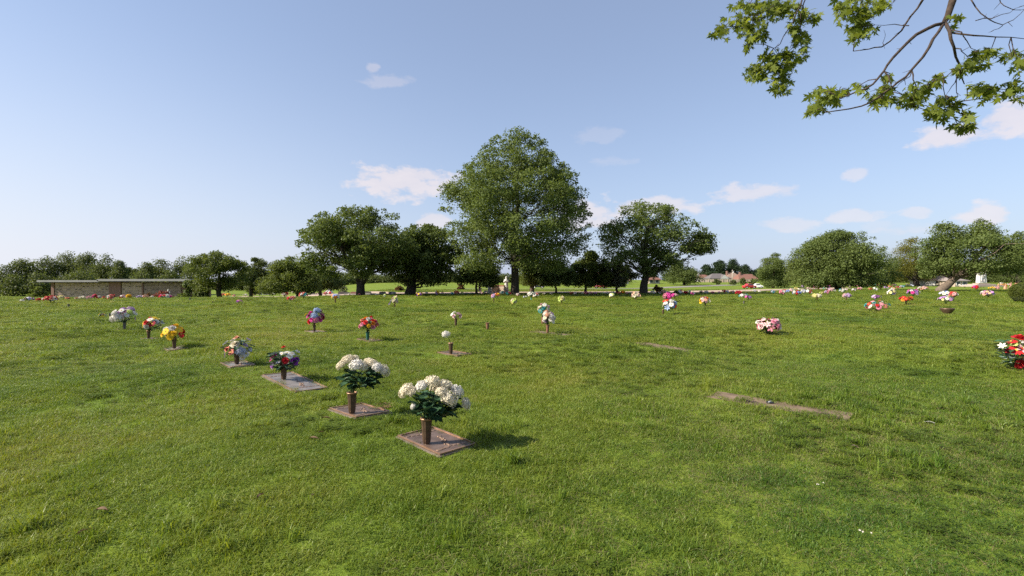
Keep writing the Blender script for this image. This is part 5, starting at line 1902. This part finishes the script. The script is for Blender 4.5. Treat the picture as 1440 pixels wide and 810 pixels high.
# --- middle distance
MID = [
    (1233, 438.5, 1220, 1248, 422.5, 437.5, 'coral pink white red teal palepink', 'rose daisy', 'low spreading bouquet of coral and pink flowers on teal leaves, mid right lawn', 3.6, 16),
    (1274, 428.5, 1265, 1283, 416, 424, 'orange red darkred yellow red', 'daisy rose', 'orange and deep red bouquet in a dark vase, mid right lawn', 2.8, 13),
    (1330, 428, 1321, 1339, 415, 425, 'white lilac paleyellow white violet', 'daisy', 'white and lilac daisy bouquet in front of the leaning trunk', 2.7, 14),
    (1328, 424, 1322, 1334, 408, 416, 'greyblue white blue', 'daisy', 'blue and white bouquet at the foot of the leaning trunk', 2.6, 10),
    (1341, 423.5, 1334, 1346, 409, 419, 'red white coral palepink', 'rose', 'red and white bouquet right beside the leaning trunk base', 2.5, 11),
    (1231, 423.5, 1226, 1239, 414, 420, 'violet lilac purple', 'daisy', 'violet bouquet just behind the low coral bouquet', 2.3, 9),
    (1190, 422.5, 1186, 1196, 413, 418.5, 'lilac palepink', 'ball', 'round lilac flower head in a small dark vase right of the broad maple', 2.5, 6),
    (1149, 422, 1143, 1154, 413.5, 418.5, 'cream paleyellow', 'ball', 'cream flower cluster in a brown vase left of the broad maple trunk', 2.4, 6),
    (1254, 416, 1248, 1260, 406, 416, 'white blue violet paleyellow', 'daisy', 'white and violet blue bouquet left of the purple white one', 2.5, 12),
    (1284, 417, 1277, 1292, 406, 416, 'white lilac magenta violet', 'rose', 'white and magenta bouquet behind the orange and red one', 2.6, 12),
    (1297, 410.5, 1291, 1304, 402.5, 407.5, 'palepink white peach', 'rose', 'pale pink and peach bouquet on an orange vase near the yellowish tree', 2.2, 9),
    (1390, 418.5, 1381, 1398, 407.5, 417.5, 'white violet lilac pink peach blue', 'daisy', 'mixed white, violet and pink bouquet left of the short path', 2.6, 14),
    (992, 431, 983, 999, 416.5, 429, 'pink peach orange yellow white palepink', 'rose', 'pink, orange and yellow bouquet alone beyond the airy tree', 3, 13),
    (1053, 422, 1047, 1058, 415.5, 419.5, 'purple magenta violet', 'daisy', 'purple bouquet right of a white green one near the drive', 2.2, 8),
    (1046, 419, 1039, 1053, 413, 418.5, 'white white teal', 'lily', 'white bouquet with green leaves between red and purple ones', 2.4, 9),
    (1039, 418, 1034, 1044, 408.5, 414, 'red darkred coral', 'rose', 'red rose bouquet behind the white and green one', 2.5, 8),
    (894, 422, 887, 901, 409.5, 420, 'palepink peach cream', 'lily', 'loose peach and cream bouquet near the airy tree trunk', 2.8, 11),
    (858, 421.5, 856, 865, 411.5, 418.5, 'white cream lime', 'daisy', 'white and lime green bouquet left of the airy tree', 2.4, 8),
    (790, 428, 784, 795, 415.5, 425, 'paleyellow lime cream', 'rose', 'pale yellow bouquet right of the tall peach bouquet', 2.7, 9),
    (747, 422.5, 741, 753, 409.5, 417, 'teal white white', 'lily', 'white flowers in a teal vase just right of the tallest oak trunk', 2.4, 9),
    (754, 419, 748, 759, 411.5, 418, 'palepink white red', 'daisy', 'white and pink bouquet beside the teal vase', 2.2, 9),
    (739, 419.5, 735, 742, 415.5, 419, 'white greyblue', 'daisy', 'tiny white bouquet between oak trunk and teal vase', 1.8, 5),
    (721, 430.5, 718, 728, 419, 429, 'paleyellow cream lime', 'rose', 'pale yellow bouquet directly in front of the tallest oak', 2.7, 9),
    (694.5, 425, 690, 697, 412.5, 420, 'lilac pink', 'daisy', 'tall lilac bouquet left of an orange one before the shrine', 2.4, 7),
    (700, 420.5, 695, 704, 411, 417.5, 'orange coral yellow', 'daisy', 'orange bouquet with thin stems before the shrine', 2.2, 8),
    (555, 432.5, 551, 560, 416, 428, 'palepink white lime cream', 'rose', 'tall pink, white and green bouquet with lilac ribbon, centre left', 2.5, 10),
    (589, 418, 585, 595, 410.5, 416.5, 'yellow purple lilac yellow', 'daisy', 'yellow and purple bouquet right of the very dark tree trunk', 2.2, 9),
    (471.5, 426.5, 465, 478, 412, 422, 'white yellow blue white orange', 'daisy', 'white, yellow and blue bouquet left of the forked trunk', 2.6, 12),
    (408, 424, 403, 415, 416.5, 422, 'pink yellow coral red', 'rose', 'flat pink and yellow bouquet in front of the broad olive tree', 2.2, 9),
    (427, 420, 420, 433, 410.5, 418, 'red teal coral white', 'rose', 'red and teal bouquet beside the broad olive tree trunk', 2.4, 11),
    (400, 418, 397, 406, 409.5, 417, 'white palepink red', 'rose', 'white and pink bouquet left of the red and teal one', 2.3, 9),
    (336, 427, 332, 341, 421, 425.5, 'violet purple pink', 'daisy', 'small purple bouquet far left of the broad olive tree', 2.1, 7),
    (145, 446, 139, 150, 440, 446, 'yellow paleyellow black teal', 'daisy', 'fallen yellow bouquet lying left of the white and violet dome', 2.2, 8),
    (71, 426, 62, 80, 415.5, 424.5, 'red white darkred coral', 'rose', 'red and white bouquet off the left corner of the mausoleum', 2.7, 14),
    (54, 424, 51, 58, 419, 423, 'darkred red', 'rose', 'small dark red bouquet left of the red and white one', 1.9, 6),
    (40, 424, 34, 47, 417, 423, 'white violet greyblue black', 'daisy', 'white and violet bouquet far left before the woods', 2.3, 9),
    (30, 424.5, 28, 35, 421, 424, 'white white', 'daisy', 'small white bouquet, the leftmost on the lawn', 1.8, 5),
    (156, 423.5, 151, 161, 413.5, 421.5, 'red white coral', 'rose', 'red and white bouquet before the brick pier of the mausoleum', 2.4, 9),
    (232, 419.5, 224, 241, 413.5, 419.5, 'white palepink red greyblue magenta', 'rose', 'wide white and red bouquet under the wide red shrub', 2.6, 11),
]
MIDV = {1274, 1190, 1149, 992, 858, 790, 747, 721, 694.5, 555, 589, 471.5, 336, 1231, 71, 156, 1053, 894, 408}
for (px, by, x0, x1, y0, y1, cols, kinds, lab, br, n) in MID:
    vl = None
    if px in MIDV:
        short = lab.split(',')[0].replace(' and ', ' ').split(' in a ')[0].split(' in ')[0].split(' beside ')[0].split(' before ')[0]
        vl = ' '.join(('dark vase holding the ' + short).split()[:14])
    dd = P(px, by).y
    hv = min(VASE_H, max(.10, (by - y1 + 1) / FPX * dd))
    bouquet(px, by, x0, x1, y0, y1, cols, kinds, lab, vl, parts=(x1 - x0) >= 11, br=br * .8, n=int(n * 1.45), leafn=14, vh=hv if vl else VASE_H,
            vm={747: pm('teal_vase', (.02, .22, .25), .5, .1, 6), 1149: VASE_RUST, 1231: GRANITE_DARK}.get(px), stand=.04)
# lilac ribbon of the tall centre left bouquet
r0 = at(551, 421, P(555, 432.5).y - .1)
mb = MB()
pp = [(0, 0, 0), (-.06, -.02, -.10), (-.13, -.01, -.22), (-.17, -.03, -.30)]
for i in range(3):
    a, b = Vector(pp[i]), Vector(pp[i + 1])
    mb.add([a + Vector((-.035, 0, 0)), a + Vector((.035, .01, 0)), b + Vector((.035, .01, 0)), b + Vector((-.035, 0, 0)), a + Vector((-.035, .006, 0)), a + Vector((.035, .016, 0)), b + Vector((.035, .016, 0)), b + Vector((-.035, .006, 0))], [(0, 1, 2, 3), (7, 6, 5, 4)], 0, True)
rb = tag(mb.build('ribbon', petal_mat('lilac')), 'lilac ribbon trailing from the tall centre left bouquet', 'ribbon')
rb.location = r0
# vases without flowers
for (px, by, hp, lab, m) in [(96.5, 432.5, 5, 'small black empty vase left below the mausoleum', GRANITE_DARK), (154.5, 445.5, 5, 'black vase beside the fallen yellow bouquet', GRANITE_DARK), (267, 422.5, 3.6, 'small black vase right of the wide red shrub', GRANITE_DARK),
                             (299, 426, 2.4, 'tiny dark vase below the small mid left tree', GRANITE_DARK), (1046, 427.5, 4, 'lone small dark vase right of the pink, orange and yellow bouquet', GRANITE_DARK)]:
    b = P(px, by)
    vase(b, hp * b.y / FPX, hp * b.y / FPX * .3, lab, m)
b = P(1332, 442.5)
root = thing('flower_bowl', 'wide dark empty bowl shaped vase below the white and lilac daisies', 'vase', b)
mb = MB(); mb.lathe([(.10, 0), (.11, .02), (.27, .25), (.28, .30), (.25, .30), (.10, .10)], (0, 0, 0), 16); mb.build('body', VASE_BRONZE, root)

# --- far rows: small bouquets, one mesh of blooms each, named by their order along landmarks
ORD = ['first', 'second', 'third', 'fourth', 'fifth', 'sixth', 'seventh', 'eighth', 'ninth', 'tenth', 'eleventh', 'twelfth', 'thirteenth', 'fourteenth', 'fifteenth', 'sixteenth', 'seventeenth', 'eighteenth', 'nineteenth', 'twentieth']
FAR = {
    'from left in the row before the mausoleum': [(86, 421, 9, 6, 'paleyellow cream'), (95, 421.5, 6, 3, 'coral peach'), (108, 421.5, 6, 3, 'coral palepink'), (116, 421.5, 8, 5, 'white cream'), (125, 421.5, 8, 5, 'pink palepink'), (133, 421, 8, 8, 'red magenta darkred'), (139, 420.8, 6, 5, 'white lilac'),
                                                 (146, 421, 5, 4, 'red coral'), (172, 420.5, 9, 6, 'pink red white'), (181, 420, 7, 6, 'yellow orange'), (196, 420, 8, 4, 'lilac greyblue'), (205, 420, 9, 6, 'coral palepink peach'), (214, 419.6, 5, 3, 'white cream'), (247, 419, 7, 4, 'white peach')],
    'from left by the small mid left tree': [(277, 419, 7, 5, 'white greyblue'), (288, 419, 6, 4, 'red darkred'), (314, 417, 6, 5, 'coral red'), (320, 417.6, 9, 6, 'yellow orange'), (329, 418, 6, 4, 'pink coral'), (345, 417, 7, 4, 'white palepink'), (357, 416.5, 6, 4, 'darkred pink'), (365, 416, 7, 5, 'white cream'), (383, 416, 8, 4, 'white palepink')],
    'from left in the row by the forked tree': [(412, 413.5, 6, 7, 'white cream'), (432, 414, 6, 4, 'palepink white'), (458, 415.4, 7, 5, 'pink coral'), (464, 415, 5, 5, 'red darkred'), (491, 415.6, 5, 3, 'white palepink'), (505, 415.8, 5, 3, 'pink red'), (530, 415.6, 6, 3, 'white greyblue'), (541, 419, 5, 6, 'lime white')],
    'from left, between very dark tree and shrine': [(548, 414.6, 6, 4, 'lilac greyblue'), (600, 414, 5, 4, 'white palepink'), (615, 415.6, 7, 7, 'orange violet yellow'), (622, 414, 5, 4, 'pink coral'), (636, 415.6, 6, 5, 'teal greyblue'), (642, 414.6, 8, 6, 'orange coral'), (650, 414.4, 6, 4, 'paleyellow cream'), (678, 414.5, 7, 6, 'cream palepink lime'),
                                                               (683, 414, 6, 6, 'white red'), (706, 415.6, 7, 6, 'teal white'), (715, 416, 9, 6, 'white teal red'), (728, 417, 6, 5, 'white palepink')],
    'from left in shade right of tallest oak': [(765, 415, 5, 3, 'white cream'), (775, 414.6, 6, 3, 'white palepink'), (804, 415, 8, 5, 'darkred red'), (809, 415.4, 5, 5, 'white palepink'), (819, 414.4, 5, 4, 'white cream'), (824, 415, 6, 5, 'pink coral'), (830, 415, 7, 5, 'pink palepink'), (837, 414.8, 6, 4, 'lilac pink'), (847, 414.4, 7, 4, 'white lime'),
                                                     (853, 414.2, 7, 4, 'white grey'), (862, 414.4, 6, 4, 'white cream'), (870, 414.6, 7, 5, 'coral red'), (876, 413.6, 6, 5, 'yellow orange'), (882, 414.6, 7, 4, 'palepink pink')],
    'from left in row right of airy trunk': [(918, 414.4, 7, 5, 'white cream'), (928, 414.4, 6, 4, 'white palepink'), (933, 413.8, 8, 6, 'peach cream'), (940, 413.4, 6, 4, 'pink coral'), (957, 414.2, 8, 8, 'palepink white red'), (964, 414.2, 6, 5, 'darkred red'), (969, 413.4, 7, 6, 'white lime'), (974, 416, 8, 6, 'pink magenta greyblue'), (986, 413.6, 6, 5, 'black white'), (993, 413.6, 8, 5, 'white greyblue'),
                                                     (1002, 413.4, 6, 3, 'pink coral'), (1011, 413, 5, 3, 'pink palepink'), (1018, 412.6, 7, 6, 'red pink'), (1023, 412.8, 6, 5, 'blue greyblue'), (1030, 412.6, 7, 4, 'palepink coral'), (1061, 411.6, 6, 4, 'white greyblue'), (1068, 411.6, 5, 3, 'grey white'), (1075, 412.8, 9, 4, 'paleyellow lime')],
    'from left, front row left of maple trunk': [(1087, 413.6, 8, 6, 'greyblue teal'), (1100, 416, 11, 9, 'red pink white'), (1103, 411.6, 7, 5, 'red coral'), (1108, 412.6, 7, 5, 'blue greyblue'), (1113, 411.4, 7, 6, 'white palepink'), (1120, 416, 11, 7, 'red white blue'), (1130, 413.6, 8, 6, 'greyblue white'), (1138, 414.4, 11, 8, 'palepink white darkred'), (1155, 414.6, 6, 5, 'paleyellow lime'), (1163, 414.6, 8, 7, 'pink lilac'), (1168, 411.4, 7, 6, 'palepink lilac'), (1173, 411, 6, 4, 'white cream')],
    'from left, upper rows left of maple trunk': [(1119, 408, 5, 4, 'paleyellow yellow'), (1123, 408.6, 4, 3, 'white cream'), (1129, 405.6, 5, 4, 'violet lilac'), (1137, 407, 7, 3, 'white palepink'), (1144, 406.2, 6, 4, 'pink coral'), (1148, 405, 5, 3, 'magenta violet'), (1150, 407.6, 5, 4, 'yellow paleyellow'), (1158, 405.4, 7, 3, 'palepink white'), (1159, 408.2, 5, 4, 'teal lime'), (1166, 405.6, 6, 4, 'magenta violet')],
    'from left, front row right of maple trunk': [(1184, 412.4, 8, 6, 'white teal'), (1190, 409.6, 6, 4, 'white palepink'), (1201, 410.4, 7, 5, 'lilac white'), (1209, 408.4, 8, 4, 'palepink pink'), (1224, 408.8, 7, 4, 'red coral'), (1231, 409.6, 7, 6, 'teal white'), (1238, 407.4, 7, 4, 'darkred pink'), (1246, 406.8, 8, 4, 'violet greyblue'), (1256, 410, 6, 5, 'peach white'), (1252, 405.4, 7, 4, 'coral orange')],
    'from left, farthest row right of maple trunk': [(1186, 404.4, 7, 3, 'palepink white'), (1195, 404.2, 6, 3, 'cream paleyellow'), (1204, 404, 6, 3, 'pink coral'), (1214, 403.2, 7, 3, 'palepink coral'), (1221, 403.6, 6, 4, 'white pink'), (1229, 403, 6, 4, 'teal lime'), (1234, 402.8, 5, 3, 'red coral'), (1241, 402.6, 6, 3, 'orange peach'), (1247, 402.8, 5, 3, 'yellow cream'), (1258, 402.4, 6, 3, 'pink white')],
    'from left, under the yellowish tree': [(1263, 407, 8, 4, 'red pink'), (1269, 405.6, 7, 4, 'teal greyblue'), (1277, 403, 7, 4, 'peach white'), (1283, 403.6, 6, 4, 'black greyblue'), (1293, 401, 6, 4, 'yellow paleyellow'), (1299, 401, 6, 4, 'white palepink'), (1312, 402.6, 6, 3, 'white grey'), (1319, 402.4, 7, 4, 'white cream'), (1328, 402, 6, 4, 'paleyellow lime')],
    'from left, before the white monument': [(1351, 404, 7, 5, 'white grey'), (1357, 404.6, 8, 4, 'white greyblue'), (1365, 402.8, 6, 3, 'palepink white'), (1372, 407.6, 8, 6, 'red magenta'), (1379, 404.6, 6, 4, 'orange coral'), (1383, 404.4, 5, 4, 'coral peach'), (1395, 407.6, 8, 4, 'yellow paleyellow'), (1401, 407.4, 7, 4, 'pink palepink'), (1394, 403.2, 6, 3, 'orange peach'), (1411, 405, 10, 6, 'orange peach'), (1419, 402.4, 6, 3, 'pink white'), (1424, 407.4, 8, 4, 'palepink coral'), (1408, 400.8, 6, 4, 'white palepink'), (1431, 401.6, 7, 3, 'coral peach')],
}
NICE = {'paleyellow': 'pale yellow', 'palepink': 'pale pink', 'darkred': 'dark red', 'greyblue': 'grey blue', 'paleblue': 'pale blue'}
for where, lst in FAR.items():
    lst = sorted(lst)
    for i, (px, by, w, h, cols) in enumerate(lst):
        cs = [NICE.get(c, c) for c in cols.split()[:2]]
        lab = '%s and %s bouquet, %s %s' % (cs[0], cs[1], ORD[i], where)
        w *= .9; h *= .9
        bouquet(px, by, px - w / 2, px + w / 2, by - h - .8, by - .6, cols, random.Random(px).choice(['rose', 'daisy', 'ball']), lab, None, parts=False,
                br=max(.9, h * .25), n=9, leafn=10, stand=.03)

# ------------------------------------------------------------------ small things on the lawn
DRY = pm('dry_leaf', (.10, .062, .035), .85, .3, 30, transl=.15, col2=(.19, .125, .07))
for i, (px, py, lab) in enumerate([(366, 705, 'curled brown dry leaf on the grass in the left foreground'), (440, 704, 'pale brown dry leaf right of the curled one in the left foreground'), (143, 725, 'small brown leaf low in the left foreground'),
                                  (118, 756, 'long dry brown leaf at the lower left'), (441, 622, 'small grey brown leaf left of the second marker, nearest of three'), (451, 613, 'small grey brown leaf left of the second marker, middle of three'), (458, 593, 'small grey brown leaf left of the second marker, farthest of three'),
                                  (1202, 633, 'pinkish fallen petal in the right foreground'), (1308, 599, 'white scrap of petal below the long brown marker')]):
    b = P(px, py)
    rr = random.Random(50 + i)
    mb = MB()
    k = .034 * rr.uniform(.8, 1.3)
    for (sx, sy) in ((0, 0),):
        vs = []
        for t in range(6):
            u = t / 5
            w = math.sin(math.pi * min(1, u * 1.02 + .02)) ** .7 * .32
            z = .25 * math.sin(u * 3.0) - .12
            vs += [((u - .5) * 2 * k, -w * k, (z + .22) * k), ((u - .5) * 2 * k, 0, z * k), ((u - .5) * 2 * k, w * k, (z + .26) * k)]
        mb.add(vs, [(3 * t + j, 3 * t + 3 + j, 3 * t + 4 + j, 3 * t + 1 + j) for t in range(5) for j in range(2)], 0, True)
    mb.tube([(-k, 0, -.1 * k), (-k * 1.35, .05 * k, .05 * k)], [.0016, .001], 4)
    o = mb.build('fallen_leaf' if i < 7 else 'fallen_petal', petal_mat('palepink') if i == 7 else petal_mat('white') if i == 8 else DRY)
    o.location = (b.x, b.y, b.z + .035)
    o.rotation_euler = (rr.uniform(-.3, .3), rr.uniform(-.3, .3), rr.uniform(0, 6))
    tag(o, lab, 'leaf' if i < 7 else 'petal', 'dry leaves on the lawn' if i < 7 else None)
